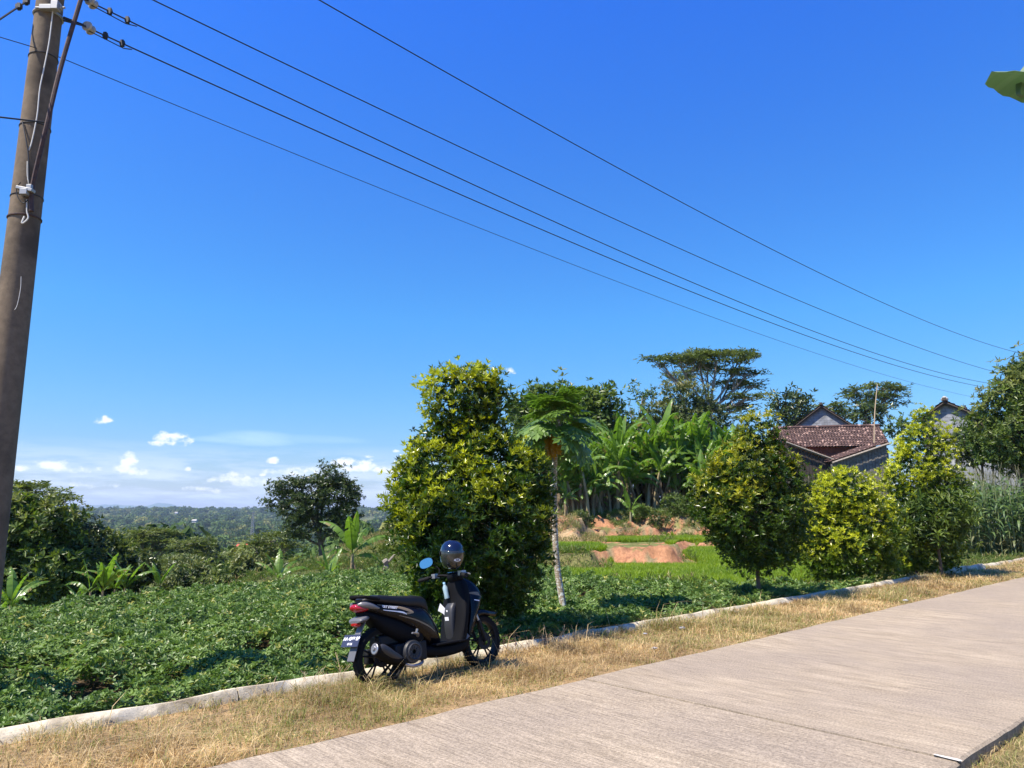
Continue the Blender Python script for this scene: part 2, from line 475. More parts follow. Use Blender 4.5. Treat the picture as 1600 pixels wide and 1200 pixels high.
GZ = GZ + np.where(near & (q_ > KERB_Q + .3), (fbm(GX, GY, 2.5, 31) - .5) * .10, 0) + np.where(near & (q_ > ROAD_L) & (q_ < KERB_Q - .1), (fbm(GX, GY, 3, 33) - .5) * .03, 0)
# base colour of the ground by what it is: verge litter, red field soil, bank, grass, wood floor
gyy, gxx = np.gradient(GZ, gy, gx)
slope = np.hypot(gxx, gyy)
col = np.zeros(GX.shape + (4,)); col[..., 3] = 1
def setc(mask, c): 
    for i in range(3): col[..., i] = np.where(mask, c[i], col[..., i])
setc(GX == GX, (.060, .085, .028))
setc((q_ < KERB_Q), (.30, .20, .10))
setc((q_ < ROAD_R), (.20, .16, .07))
fieldm = (q_ > KERB_Q) & (s_ < 0) & (GY < 17.5)
setc(fieldm, (.085, .060, .035))
bankm = (q_ > KERB_Q) & (s_ < 6) & (GY >= 17.5) & (GX < 15) & (GY < 38.5)
gr = fbm(GX, GY, 1.3, 41)
setc(bankm, (.14, .15, .05))
setc(bankm & ((slope > .16) | (gr > .60)), (.36, .18, .095))
setc(bankm & (slope > .16) & (gr < .43), (.17, .16, .06))
setc(bankm & (slope > .16) & (fbm(GX, GY, 3.1, 43) > .58), (.24, .19, .10))
setc(bankm & (slope > .16) & (fbm(GX, GY, 4.1, 47) < .38), (.23, .11, .06))
setc(bankm & (GX < 2.9) & (GY < 23.2) & (gr < .56), (.15, .145, .055))
setc(bankm & (GX < 3.6) & (GY > 28) & (gr < .56), (.32, .23, .125))
setc((s_ > -.4) & (GY > 18), (.10, .115, .04))
setc((np.hypot(GX + 3.0, (GY - 20.6) * .7) < 1.0 + .6 * (gr - .5)), (.36, .23, .13))
setc((s_ > .2) & (s_ < 4.5) & (GY < 18), (.26, .17, .09))
n_ = len(gy) * len(gx); idx = np.arange(n_).reshape(len(gy), len(gx))
quads = np.stack([idx[:-1, :-1], idx[:-1, 1:], idx[1:, 1:], idx[1:, :-1]], -1).reshape(-1, 4)
m, nt, out = newmat('ground_soil')
t = N(nt, 'ShaderNodeTexCoord')
za = N(nt, 'ShaderNodeAttribute', attribute_name='zone')
n = N(nt, 'ShaderNodeTexNoise', {'Vector': t.outputs['Object'], 'Scale': 9.0, 'Detail': 8.0, 'Roughness': .7})
n2b = N(nt, 'ShaderNodeTexNoise', {'Vector': t.outputs['Object'], 'Scale': 1.1, 'Detail': 6.0, 'Roughness': .65})
mm = N(nt, 'ShaderNodeMath', {0: n.outputs[0], 1: n2b.outputs[0]}, operation='MULTIPLY')
r = N(nt, 'ShaderNodeMapRange', {'Value': mm.outputs[0], 'From Min': .12, 'From Max': .40, 'To Min': .55, 'To Max': 1.45})
v = N(nt, 'ShaderNodeVectorMath', {0: za.outputs['Color'], 1: (1, 1, 1)}, operation='MULTIPLY')
vs = N(nt, 'ShaderNodeVectorMath', {0: v.outputs[0]}, operation='SCALE'); nt.links.new(r.outputs[0], vs.inputs['Scale'])
bp = N(nt, 'ShaderNodeBump', {'Height': n.outputs[0], 'Strength': .8, 'Distance': .05})
b = N(nt, 'ShaderNodeBsdfPrincipled', {'Base Color': vs.outputs[0], 'Roughness': .95, 'Specular IOR Level': .1, 'Normal': bp.outputs[0]})
nt.links.new(b.outputs[0], out.inputs[0]); M['ground'] = m
tag(fmesh('ground', np.stack([GX, GY, GZ], -1).reshape(-1, 3), quads, M['ground'], smooth=True, cols=col.reshape(-1, 4)), kind='structure')
def gz(x, y): return float(terr(np.array([x]), np.array([y]))[0])

# ------------------------------------------------------------------ road slabs
m, nt, out = newmat('brushed_road_concrete')
t = N(nt, 'ShaderNodeTexCoord')
mp = N(nt, 'ShaderNodeMapping', {'Vector': t.outputs['Object'], 'Scale': (1, 1, 1)})
# object space of the road: x along the road, y across it
st = N(nt, 'ShaderNodeMapping', {'Vector': t.outputs['Object'], 'Scale': (34, 1.8, 1), 'Rotation': (0, 0, R(-4))})
nA = N(nt, 'ShaderNodeTexNoise', {'Vector': st.outputs[0], 'Scale': 1.6, 'Detail': 7.0, 'Roughness': .7, 'Distortion': .35})
st2 = N(nt, 'ShaderNodeMapping', {'Vector': t.outputs['Object'], 'Scale': (6, .9, 1)})
nB = N(nt, 'ShaderNodeTexNoise', {'Vector': st2.outputs[0], 'Scale': 1.0, 'Detail': 8.0, 'Roughness': .75})
nC = N(nt, 'ShaderNodeTexNoise', {'Vector': t.outputs['Object'], 'Scale': .55, 'Detail': 5.0, 'Roughness': .6})
nD = N(nt, 'ShaderNodeTexNoise', {'Vector': t.outputs['Object'], 'Scale': 60.0, 'Detail': 4.0, 'Roughness': .8})
rA = N(nt, 'ShaderNodeMapRange', {'Value': nA.outputs[0], 'From Min': .34, 'From Max': .60})
rB = N(nt, 'ShaderNodeMapRange', {'Value': nB.outputs[0], 'From Min': .30, 'From Max': .68})
rC = N(nt, 'ShaderNodeMapRange', {'Value': nC.outputs[0], 'From Min': .38, 'From Max': .62})
rD = N(nt, 'ShaderNodeMapRange', {'Value': nD.outputs[0], 'From Min': .35, 'From Max': .65})
a1 = N(nt, 'ShaderNodeMix', {0: rB.outputs[0], 6: (.238, .186, .128, 1), 7: (.455, .370, .265, 1)}, data_type='RGBA')
a2 = N(nt, 'ShaderNodeMix', {0: rC.outputs[0], 6: (.30, .243, .182, 1), 7: a1.outputs[2]}, data_type='RGBA')
fA = N(nt, 'ShaderNodeMath', {0: rA.outputs[0], 1: .42}, operation='MULTIPLY_ADD'); fA.inputs[2].default_value = .66
fD = N(nt, 'ShaderNodeMath', {0: rD.outputs[0], 1: .75}, operation='MULTIPLY_ADD'); fD.inputs[2].default_value = .64
ff = N(nt, 'ShaderNodeMath', {0: fA.outputs[0], 1: fD.outputs[0]}, operation='MULTIPLY')
vs = N(nt, 'ShaderNodeVectorMath', {0: a2.outputs[2]}, operation='SCALE'); nt.links.new(ff.outputs[0], vs.inputs['Scale'])
hh = N(nt, 'ShaderNodeMath', {0: nA.outputs[0], 1: nD.outputs[0]}, operation='ADD')
bp = N(nt, 'ShaderNodeBump', {'Height': hh.outputs[0], 'Strength': .55, 'Distance': .012})
b = N(nt, 'ShaderNodeBsdfPrincipled', {'Base Color': vs.outputs[0], 'Roughness': .92, 'Specular IOR Level': .15, 'Normal': bp.outputs[0]})
nt.links.new(b.outputs[0], out.inputs[0]); M['road'] = m
V, Fq = [], []
JOINTS = [-30.9, -25, -18.8, -12.6, -6.6, -.5, 5.66, 11.9, 18.1, 24.3, 30.4, 36.6, 43, 49, 55, 62, 70, 80, 95, 115, 140]
for a, b_ in zip(JOINTS[:-1], JOINTS[1:]):
    n = max(4, int((b_ - a) / .12)) if a < 30 else 20
    us = np.linspace(a + .009, b_ - .009, n)
    eL = ROAD_L + (fbm(us, us * 0 + 3, 1.5, 5) - .5) * .10; eR = ROAD_R + (fbm(us, us * 0 + 9, 1.5, 6) - .5) * .08
    o = len(V)
    for i, u in enumerate(us):
        tz = .03 + .004 * math.sin(a * 3.7)
        for q, z in ((eL[i] + .0, -.12), (eL[i], tz - .012), (eL[i] - .015, tz), (eR[i] + .02, tz), (eR[i], tz - .015), (eR[i] + .01, -.12)):
            V.append((u, q, z))
    for i in range(n - 1):
        for k in range(5):
            Fq.append((o + i * 6 + k, o + (i + 1) * 6 + k, o + (i + 1) * 6 + k + 1, o + i * 6 + k + 1))
    for i in (0, n - 1): Fq.append(tuple(o + i * 6 + k for k in range(6)))
rb = MB(); rb.add(V, Fq)
road = rb.build('road', M['road'], smooth=False); tag(road, kind='structure')
road.rotation_euler = (0, 0, math.atan2(RD[1], RD[0]))
def on_road_frame(o): o.rotation_euler = (0, 0, math.atan2(RD[1], RD[0])); return o
# dark sand packed in the joints
jm = MB()
for j in JOINTS[3:12]:
    jm.box((j, (ROAD_L + ROAD_R) / 2, .008), (.012, ROAD_L - ROAD_R - .05, .01))
on_road_frame(tag(jm.build('road_joint', plain('joint_dirt', (.05, .04, .03), .95), smooth=False), kind='structure'))
# chalky smear on the slab corner
g_ = GND(1481, 1184, .035); su, sq = UQ(g_[0], g_[1])
sm = MB(); sm.add([(su + a * .022 * (1 + .3 * math.sin(a * 9 + b_)), sq + b_ * .075, .0375) for a, b_ in [(-1, -1), (-.2, -1.2), (.9, -.8), (1.1, .3), (.7, 1.1), (-.3, 1.2), (-1, .4)]], [tuple(range(7))])
on_road_frame(tag(sm.build('road_marking', plain('chalky_smear', (.50, .46, .40), .9), smooth=False), kind='structure'))

# ------------------------------------------------------------------ kerb
V, Fq = [], []
segs = [(-14, .3), (.32, 2.9), (2.915, 5.6), (5.63, 8.2), (8.25, 12.1), (12.12, 16.0), (16.05, 20.6), (20.9, 24.2), (25.0, 40), (40.1, 80)]
for si, (a, b_) in enumerate(segs):
    us = np.linspace(a, b_, int((b_ - a) / (.13 if b_ < 45 else 1.0)) + 2)
    o = len(V)
    broken = a == 20.9
    for u in us:
        j = (fbm(np.array([u]), np.array([0.]), 1.1, 50)[0] - .5) * .035
        w = .060 + (vnoise(u, 2., 2.3, 51) - .5) * .035
        tz = .085 + (fbm(np.array([u]), np.array([4.]), 1.7, 52)[0] - .5) * .05 + (.06 if broken else 0)
        qc = KERB_Q + j + (-.05 * (u - 21) if broken else 0)
        for dq, z in ((w + .02, -.3), (w, tz - .03), (w * .6, tz), (-w * .2, tz + .002), (-w * 1.05, tz - .055), (-w - .05, -.12)):
            V.append((u, qc + dq, z))
    n = len(us)
    for i in range(n - 1):
        for k in range(5): Fq.append((o + i * 6 + k, o + (i + 1) * 6 + k, o + (i + 1) * 6 + k + 1, o + i * 6 + k + 1))
    for i in (0, n - 1): Fq.append(tuple(o + i * 6 + k for k in range(6)))
kb = MB(); kb.add(V, Fq)
on_road_frame(tag(kb.build('kerb', M['kerb'], smooth=True, angle=50), kind='structure'))

# ------------------------------------------------------------------ stuff: peanut crop, verge grass, rice, weeds
def sample_area(n, x0, x1, y0, y1, keep):
    x = rng.uniform(x0, x1, n); y = rng.uniform(y0, y1, n)
    k = keep(x, y); k = k if k.dtype == bool else rng.random(n) < k
    return x[k], y[k]
def in_view(x, y, m=1.12):
    return (np.abs(x) < np.maximum(y, .1) * .70 * m + .8) & (y > .5)
def rosettes(P, ax, k, spread, L, Wd, tint, lj=.25):
    """k leaves around each point, tilted spread (rad range) from its axis."""
    n = len(P)
    A = np.repeat(nrm(ax), k, 0); B = np.repeat(P, k, 0)
    ref = np.where(np.abs(A[:, 2:3]) < .9, np.array([[0, 0, 1.]]), np.array([[1., 0, 0]]))
    e1 = nrm(np.cross(A, ref)); e2 = np.cross(A, e1)
    ph = (np.tile(np.arange(k), n) * 2.4 + np.repeat(rng.uniform(0, 6.28, n), k)) + rng.uniform(-.4, .4, n * k)
    th = rng.uniform(spread[0], spread[1], n * k)
    D = A * np.cos(th)[:, None] + (e1 * np.cos(ph)[:, None] + e2 * np.sin(ph)[:, None]) * np.sin(th)[:, None]
    LL = L * (1 + rng.uniform(-lj, lj, n * k)) if np.isscalar(L) else np.repeat(L, k) * (1 + rng.uniform(-lj, lj, n * k))
    V, T = leaf_tris(B + D * LL[:, None] * .08, D, A, LL, LL * Wd, fold=.16, droop=.12)
    tt = np.repeat(np.repeat(tint, k, 0), 2, 0)
    tt[:, 0] = np.clip(tt[:, 0] + np.repeat(rng.uniform(-.22, .22, n * k), 2), 0, 1)
    return V, T, tt
def canopy(x, y):                                     # top of the peanut plants above the soil
    return .25 + .34 * (fbm(x, y, 2.9, 61, 2) - .5) + .18 * (fbm(x, y, .6, 63, 2) - .5)
def crop_keep(x, y):
    u, q = UQ(x, y); s = edge_s(x, y)
    d = np.hypot(x, y)
    gap = fbm(x, y, 1.15, 66, 3)
    ok = (q > KERB_Q + .18) & (s < .15 + .5 * (vnoise(x, y, .8, 3) - .5)) & (y < 19.3 - 2.7 * ss(.5, 2.5, x) + 1.2 * (vnoise(x, y, .5, 8) - .5) + .05 * np.maximum(x, 0)) & in_view(x, y) & (x < 13)
    p = np.where(gap < .33, .06, 1.0) * np.clip(9.0 / d, .28, 1)
    return ok & (rng.random(len(x)) < p)
x, y = sample_area(430000, -12, 13, 5, 22, crop_keep)
d = np.hypot(x, y)
c = canopy(x, y); e = .06
nx = -(canopy(x + e, y) - c) / e; ny = -(canopy(x, y + e) - c) / e
depth = rng.random(len(x)) ** 1.6 * .20
P = np.stack([x, y, terr(x, y) + c - depth], 1)
ax = nrm(np.stack([nx * .9, ny * .9, np.ones_like(nx)], 1) + rng.normal(0, .35, (len(x), 3)))
tint = np.stack([np.clip(fbm(x, y, 3, 71) + rng.normal(0, .18, len(x)), 0, 1), (rng.random(len(x)) < .06) * rng.uniform(.2, 1., len(x))], 1)
V, T, tt = rosettes(P, ax, 4, (.85, 1.5), np.clip(.052 * (.75 + d / 26), .05, .08), .52, tint)
tag(fmesh('peanut_crop', V, T, M['peanut'], tt), kind='stuff', label='low green peanut plants covering the field beyond the kerb')
# blades
def blades(x, y, z, h, w, lean, tint, kink=.4):
    n = len(x); P = np.stack([x, y, z], 1)
    ph = rng.uniform(0, 6.283, n)
    d = np.stack([np.cos(ph), np.sin(ph), 0 * ph], 1); s = np.stack([-np.sin(ph), np.cos(ph), 0 * ph], 1)
    ph2 = rng.uniform(0, 6.283, n); s = nrm(s + .6 * np.stack([np.cos(ph2), np.sin(ph2), 0 * ph], 1)); s[:, 2] = 0; 
    h = h[:, None]; w = w[:, None]; lean = lean[:, None]
    up = np.array([[0, 0, 1.]])
    m1 = P + up * h * .5 + d * h * lean * .3
    tp = P + up * h * (1 - lean * .45) + d * h * lean * (1 + kink)
    V = np.stack([P - s * w / 2, P + s * w / 2, m1 + s * w * .4, m1 - s * w * .4, tp], 1).reshape(-1, 3)
    i = np.arange(n)[:, None] * 5
    T = np.stack([np.concatenate([i, i + 1, i + 2], 1), np.concatenate([i, i + 2, i + 3], 1), np.concatenate([i + 3, i + 2, i + 4], 1)], 1).reshape(-1, 3)
    return V, T, np.repeat(tint, 3, 0)
def verge_keep(x, y):
    u, q = UQ(x, y); d = np.hypot(x, y)
    wl = ROAD_L + .04 + (vnoise(u, q * 0, 1.2, 4) - .5) * .10
    ok = (q > wl) & (q < KERB_Q - .03) & in_view(x, y)
    bare = fbm(x, y, .9, 81, 3)
    p = np.clip(9.5 / d, .12, 1) ** 1.3 * np.where(bare < .33, .6, 1)
    return ok & (rng.random(len(x)) < p)
x, y = sample_area(2300000, -5, 26, 4.2, 34, verge_keep)
u, q = UQ(x, y); d = np.hypot(x, y)
hn = fbm(x, y, 1.3, 83, 3)
edge = ss(ROAD_L, ROAD_L + .5, q)
tuft = ss(.40, .68, fbm(x, y, 5.5, 87, 2))
h = (.036 + .10 * hn ** 1.5 * 2 * (.35 + .9 * tuft)) * rng.uniform(.5, 1.6, len(x)) * (.45 + .55 * edge)
tall = rng.random(len(x)) < .006 * np.where(d < 14, 1, 0) * (1 + 2 * ss(KERB_Q - .5, KERB_Q - .1, q))
h = np.where(tall, h * 2.4 + .08, h)
gn = fbm(x, y, .75, 85, 3)
green = np.clip((gn - .47) * 5, 0, 1) * .85 + ss(ROAD_L + .35, ROAD_L, q) * .5
tint = np.stack([np.clip(rng.normal(.5, .3, len(x)) + (fbm(x, y, 1.7, 89, 3) - .5) * 1.6, 0, 1), (rng.random(len(x)) < green * .5 + .08) * rng.uniform(.35, 1, len(x))], 1)
V, T, tt = blades(x, y, np.zeros(len(x)) - .01, h, .0055 * np.clip(d / 9, .9, 2.6) * rng.uniform(.7, 1.5, len(x)), rng.uniform(.2, 1.5, len(x)), tint)
tag(fmesh('dry_grass', V, T, M['straw'], tt), kind='stuff', label='dry golden grass on the verge between road and kerb')
# grass on the near verge at the road's right edge
x, y = sample_area(90000, 1.5, 9, 3.5, 10, lambda x, y: ((UQ(x, y)[1] < ROAD_R - .02 + .05 * vnoise(x, y, 3, 2)) & in_view(x, y)))
n = len(x)
tint = np.stack([rng.random(n), (rng.random(n) < .45) * rng.uniform(.4, 1, n)], 1)
V, T, tt = blades(x, y, np.full(n, -.06), rng.uniform(.03, .10, n), np.full(n, .005), rng.uniform(.3, 1.4, n), tint)
tag(fmesh('verge_grass', V, T, M['straw'], tt), kind='stuff', label='short mixed grass beside the near edge of the road')
# seed-head stalks sticking up round the scooter
mb = MB()
for i in range(26):
    px = rng.uniform(600, 870); q0 = rng.uniform(6.0, 6.5)
    u0 = rng.uniform(3.1, 6.6); x0, y0 = XY(u0, q0)
    hh_ = rng.uniform(.14, .30); l = rng.uniform(-.1, .1, 2)
    p1 = (x0 + l[0], y0 + l[1], hh_)
    mb.tube([(x0, y0, 0), (x0 + l[0] * .4, y0 + l[1] * .4, hh_ * .6), p1], [.002, .0018, .0015], seg=4)
    for k in range(rng.integers(3, 6)):
        a = rng.uniform(0, 6.28); ln = rng.uniform(.03, .06)
        st_ = (p1[0] - l[0] * .02 * k, p1[1] - l[1] * .02 * k, hh_ - .018 * k)
        mb.tube([st_, (st_[0] + math.cos(a) * ln * .7, st_[1] + math.sin(a) * ln * .7, st_[2] + ln * .8)], [.0018, .0015], seg=4)
tag(mb.build('seed_grass', plain('straw_stalk', (.50, .36, .20), .8), smooth=False), kind='stuff', label='dry branching seed stalks standing round the scooter wheels')
# rice
def rice_keep(x, y):
    q = UQ(x, y)[1]; s = edge_s(x, y); gx_ = .25
    sl = np.abs(terr(x + gx_, y) - terr(x - gx_, y)) + np.abs(terr(x, y + gx_) - terr(x, y - gx_))
    ok = (y > 16.9) & (x > 1.0) & (x < 17) & (s < -.5) & (q > 8.2) & (sl < .13) & in_view(x, y)
    m_ = x > 6.0
    a = (y < np.where(x < 2.7, 21.4, np.where(m_, 29.7, 23.4)))
    b = (x > 3.9) & (x < 11) & (y > 30.6) & (y < 34.3)
    c_ = (x > 1.0) & (x < 3.2) & (y > 23.3) & (y < 28.0)
    return ok & (a | b | c_) & (q > 8.6)
x, y = sample_area(640000, 1, 17, 16.9, 35, rice_keep)
n = len(x)
ed = fbm(x, y, .8, 91, 3)
tint = np.stack([np.clip(ed + rng.normal(0, .2, n), 0, 1), (rng.random(n) < .05) * .6], 1)
V, T, tt = blades(x, y, terr(x, y), rng.uniform(.10, .22, n), np.full(n, .020), rng.uniform(.05, .5, n), tint)
tag(fmesh('rice_crop', V, T, M['rice'], tt), kind='stuff', label='bright green young rice on the small terraces')
x, y = sample_area(20000, -14, -8, 12.6, 18, lambda x, y: (edge_s(x, y) > 1.0) & (edge_s(x, y) < 3.6) & (x < -8.7) & in_view(x, y))
n = len(x)
V, T, tt = blades(x, y, terr(x, y), rng.uniform(.1, .2, n), np.full(n, .012), rng.uniform(.05, .45, n), np.stack([rng.random(n), np.zeros(n)], 1))
tag(fmesh('rice_seedlings', V, T, M['rice'], tt), kind='stuff', label='small green rice patch past the far corner of the peanut field')
# weeds on banks, under the roadside trees and down the slope
def weed_keep(x, y):
    q = UQ(x, y)[1]; s = edge_s(x, y)
    g = fbm(x, y, 1.1, 95, 3); g2 = fbm(x, y, 1.3, 41)
    bank = (y > 21) & (s < .5) & (y < 40) & (x < 30) & (q > 7.5) & (g > .52) & (g2 < .60) & (x > 10)
    bank |= (x < 2.9) & (y > 21.3) & (y < 23.2) & (s < .5) & (g > .44)
    bank |= (x < 3.6) & (y > 28.2) & (y < 33) & (s < .5) & (g > .46)
    bank |= (x > 2.9) & (x < 12) & (y > 34.4) & (y < 38.5) & (g > .50)
    bank |= (np.abs(y - 29.9) < .3) & (x > 5.5) & (g > .5) | (x > 2.6) & (x < 6) & (np.abs(y - 24.7) < .25) & (g > .46)
    bank |= (y > 16.6) & (y < 17.3) & (x > 2) & (x < 13) & (q > 7.5) & (s < .5) & (g > .55)
    right = (x > 9.5) & (q > KERB_Q + .15) & (q < 14) & (y > 16) & (y < 30)
    top = (y > 36.5) & (y < 41) & (s < 1) & (x < 14) & (g > .36)
    left = (s > .1) & (s < 1.2) & (y < 24) & (g > .45)
    left |= (s > -.6) & (s < 7) & (y > 18.5) & (y < 38) & (g > .36)
    return (bank | right | top | left) & in_view(x, y)
x, y = sample_area(190000, -14, 30, 9, 40, weed_keep)
n = len(x)
hn = fbm(x, y, .9, 97, 3)
P = np.stack([x, y, terr(x, y) + rng.uniform(0, .28, n) * hn * 1.6], 1)
tint = np.stack([np.clip(rng.normal(.5, .28, n), 0, 1), (rng.random(n) < .16 + .55 * ((y > 28) & (y < 33) & (x < 3.6))) * rng.uniform(.3, 1, n)], 1)
V, T, tt = rosettes(P, np.array([[0, 0, 1.]]) + rng.normal(0, .3, (n, 3)), 3, (.2, 1.1), .15, .14, tint)
tag(fmesh('weeds', V, T, M['weed'], tt), kind='stuff', label='rough weeds and grass tufts on the terrace banks')

# ------------------------------------------------------------------ trees
def lobes_from_px(Y, L):
    """(px, py, half width px, half height px[, depth offset m]) -> world centre and radii"""
    out = []
    for l in L:
        dy = l[4] if len(l) > 4 else 0
        c = PX(l[0], l[1], Y + dy); k = (Y + dy) / F_PX / .97
        out.append((c, np.array((l[2] * k, max(l[2], .7 * l[3]) * k * .9, l[3] * k))))
    return out
def crown_points(lobes, dens, sub, fuzz=.45, inner=.35, flat=False):
    """twig tips: clumps of size sub (m) over every lobe, plus some inside."""
    P, O, C = [], [], []
    for c, r_ in lobes:
        a, b_, h_ = r_
        area = 4 * math.pi * ((a * b_) ** 1.6 / 3 + (a * h_) ** 1.6 / 3 + (b_ * h_) ** 1.6 / 3) ** (1 / 1.6) if min(r_) > 0 else 1
        m_ = max(5, int(area / (sub * sub) * 1.25))
        U = rand_dirs(m_)
        cen = U * r_ * np.where(rng.random((m_, 1)) < .10, rng.uniform(1.02, 1.25, (m_, 1)), rng.uniform(.74, 1.02, (m_, 1)))
        kp = rng.random(m_) > .12; U, cen = U[kp], cen[kp]; m_ = len(U)
        k = max(3, int(dens * sub * sub * 1.2))
        out_ = nrm(U / r_)
        pts = np.repeat(cen, k, 0) + rng.normal(0, sub * fuzz, (m_ * k, 3)) * (np.array((1, 1, .45)) if flat else 1)
        P.append(c + pts); O.append(np.repeat(out_, k, 0)); C.append(np.repeat(rng.random(m_), k))
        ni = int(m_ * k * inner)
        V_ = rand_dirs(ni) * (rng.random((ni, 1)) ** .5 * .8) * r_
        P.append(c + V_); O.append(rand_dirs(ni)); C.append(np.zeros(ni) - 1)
    P, O, C = np.concatenate(P), np.concatenate(O), np.concatenate(C)
    # drop tips buried deep inside another lobe
    dmin = np.full(len(P), 9.)
    for c, r_ in lobes: dmin = np.minimum(dmin, np.linalg.norm((P - c) / r_, axis=1))
    keep = (dmin > .62) | (rng.random(len(P)) < .25)
    return P[keep], O[keep], C[keep], dmin[keep]
def tree(name, label, cat, base, lobes, mat, trunk_mat='bark', tr=.06, dens=60, sub=.25, k=6, L=.09, Wd=.36, up=.5, young=(.5, .8), young_amt=.6,
         spread=(.4, 1.25), group=None, fuzz=.45, inner=.35, flat=False, trunk_top=None, kinds=None, limb_r=.45, zrange=None):
    base = np.array(base, float)
    lobes = [(c, np.maximum(r_ - sub * fuzz * 1.1, r_ * .45)) for c, r_ in lobes]
    root = empty(name, tuple(base)); tag(root, label, cat, group)
    P, O, C, dm = crown_points(lobes, dens, sub, fuzz, inner, flat)
    zlo = min(c[2] - r_[2] for c, r_ in lobes); zhi = max(c[2] + r_[2] for c, r_ in lobes)
    hz = np.clip((P[:, 2] - zlo) / (zhi - zlo), 0, 1)
    ax = nrm(O * (1 - up) + np.array((0, 0, 1.)) * up + rng.normal(0, .22, P.shape))
    yg = np.clip(ss(young[0], young[1], hz * .42 + .40 * O[:, 2] - .14 * O[:, 0] - .06 * O[:, 1] + .42 * (C - .5) + .15) * young_amt, 0, 1) * (C >= 0) * (dm > .8)
    yg = yg * (rng.random(len(P)) < .85) * rng.uniform(.45, 1.0, len(P))
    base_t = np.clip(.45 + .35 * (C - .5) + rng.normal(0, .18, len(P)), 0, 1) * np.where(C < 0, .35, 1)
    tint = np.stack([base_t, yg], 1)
    V, T, tt = rosettes(P, ax, k, spread, L, Wd, tint)
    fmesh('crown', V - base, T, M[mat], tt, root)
    cc = np.mean([c for c, _ in lobes], 0)
    mb = MB()
    top = np.array(trunk_top) if trunk_top is not None else np.array((cc[0], cc[1], zlo + .35 * (zhi - zlo)))
    top = top - base
    path = smooth_path([(0, 0, -.15), tuple(top * .4 + np.array((rng.uniform(-.05, .05), 0, 0)) * tr * 10), tuple(top)], 4)
    mb.tube(path, list(np.linspace(tr, tr * .6, len(path))), 9)
    for c, r_ in lobes:
        c = c - base
        s0 = path[rng.integers(len(path) // 2, len(path))]
        mid = (s0 + c) / 2 + rng.normal(0, .08, 3) * np.linalg.norm(c - s0)
        pp = smooth_path([tuple(s0), tuple(mid), tuple(c)], 3)
        mb.tube(pp, list(np.linspace(tr * limb_r * 1.2, tr * limb_r * .35, len(pp))), 6)
        for j in range(4):
            e_ = c + rand_dirs(1)[0] * r_ * .8
            mb.tube([tuple(pp[len(pp) // 2]), tuple((pp[len(pp) // 2] + e_) / 2 + np.array((0, 0, .05))), tuple(e_)], [tr * limb_r * .5, tr * limb_r * .35, tr * limb_r * .15], 5)
    mb.build('trunk', M[trunk_mat], root)
    return root
def on_ground(px, Y, dx=0.0):
    x = (px - 800) / F_PX * Y / .97 + dx
    return (x, Y, gz(x, Y))
def basep(px, Y):
    c = PX(px, 800, Y); return (c[0], Y, gz(c[0], Y))
# roadside trees just inside the kerb
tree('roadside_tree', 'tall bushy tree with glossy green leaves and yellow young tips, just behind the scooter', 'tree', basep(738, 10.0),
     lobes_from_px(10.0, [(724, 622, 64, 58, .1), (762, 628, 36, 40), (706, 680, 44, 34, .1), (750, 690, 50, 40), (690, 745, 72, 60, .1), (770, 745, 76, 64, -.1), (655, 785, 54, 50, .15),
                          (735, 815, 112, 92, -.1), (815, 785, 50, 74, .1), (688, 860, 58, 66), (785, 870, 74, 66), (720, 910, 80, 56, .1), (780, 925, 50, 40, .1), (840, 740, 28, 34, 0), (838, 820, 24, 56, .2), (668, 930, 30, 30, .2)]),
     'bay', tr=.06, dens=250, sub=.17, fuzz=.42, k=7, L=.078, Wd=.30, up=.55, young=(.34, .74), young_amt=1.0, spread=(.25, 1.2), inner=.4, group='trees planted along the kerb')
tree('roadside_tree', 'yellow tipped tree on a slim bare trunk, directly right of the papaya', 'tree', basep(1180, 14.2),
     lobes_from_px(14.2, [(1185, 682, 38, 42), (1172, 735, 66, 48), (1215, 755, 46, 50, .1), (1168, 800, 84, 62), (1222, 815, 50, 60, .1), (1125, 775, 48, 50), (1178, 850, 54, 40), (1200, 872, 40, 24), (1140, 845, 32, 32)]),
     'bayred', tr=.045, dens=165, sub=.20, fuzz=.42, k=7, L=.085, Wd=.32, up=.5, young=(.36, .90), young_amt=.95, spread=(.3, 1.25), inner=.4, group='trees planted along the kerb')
tree('roadside_tree', 'rounded yellow green bushy tree, the lowest of the kerbside row', 'tree', basep(1320, 17.6),
     lobes_from_px(17.6, [(1318, 775, 52, 46), (1292, 820, 42, 52), (1345, 820, 52, 54), (1318, 850, 68, 58), (1275, 870, 26, 34), (1370, 865, 36, 38)]),
     'bayyellow', tr=.05, dens=130, sub=.20, k=7, L=.09, Wd=.32, up=.5, young=(.10, .5), young_amt=.95, spread=(.3, 1.2), inner=.4, group='trees planted along the kerb')
tree('roadside_tree', 'tall yellow green tree with pointed top, in front of the ridge capped house', 'tree', basep(1418, 19.4),
     lobes_from_px(19.4, [(1448, 660, 20, 26), (1445, 700, 46, 42), (1432, 745, 56, 46), (1470, 760, 44, 44), (1430, 800, 52, 52), (1480, 800, 28, 50), (1410, 860, 40, 46), (1455, 860, 46, 40)]),
     'bayyellow', tr=.05, dens=120, sub=.20, k=7, L=.09, Wd=.32, up=.5, young=(.12, .55), young_amt=.95, spread=(.3, 1.2), inner=.4, group='trees planted along the kerb')
tree('fruit_sapling', 'young fruit tree with large drooping dark leaves and a thin brown trunk at the kerb', 'tree', basep(1462, 18.7),
     lobes_from_px(18.7, [(1462, 800, 52, 34), (1430, 815, 34, 30), (1492, 812, 26, 40), (1455, 840, 40, 24)]),
     'mid', tr=.045, dens=45, sub=.24, k=6, L=.19, Wd=.26, up=.1, young=(.9, 1.4), spread=(.5, 1.6), inner=.3)
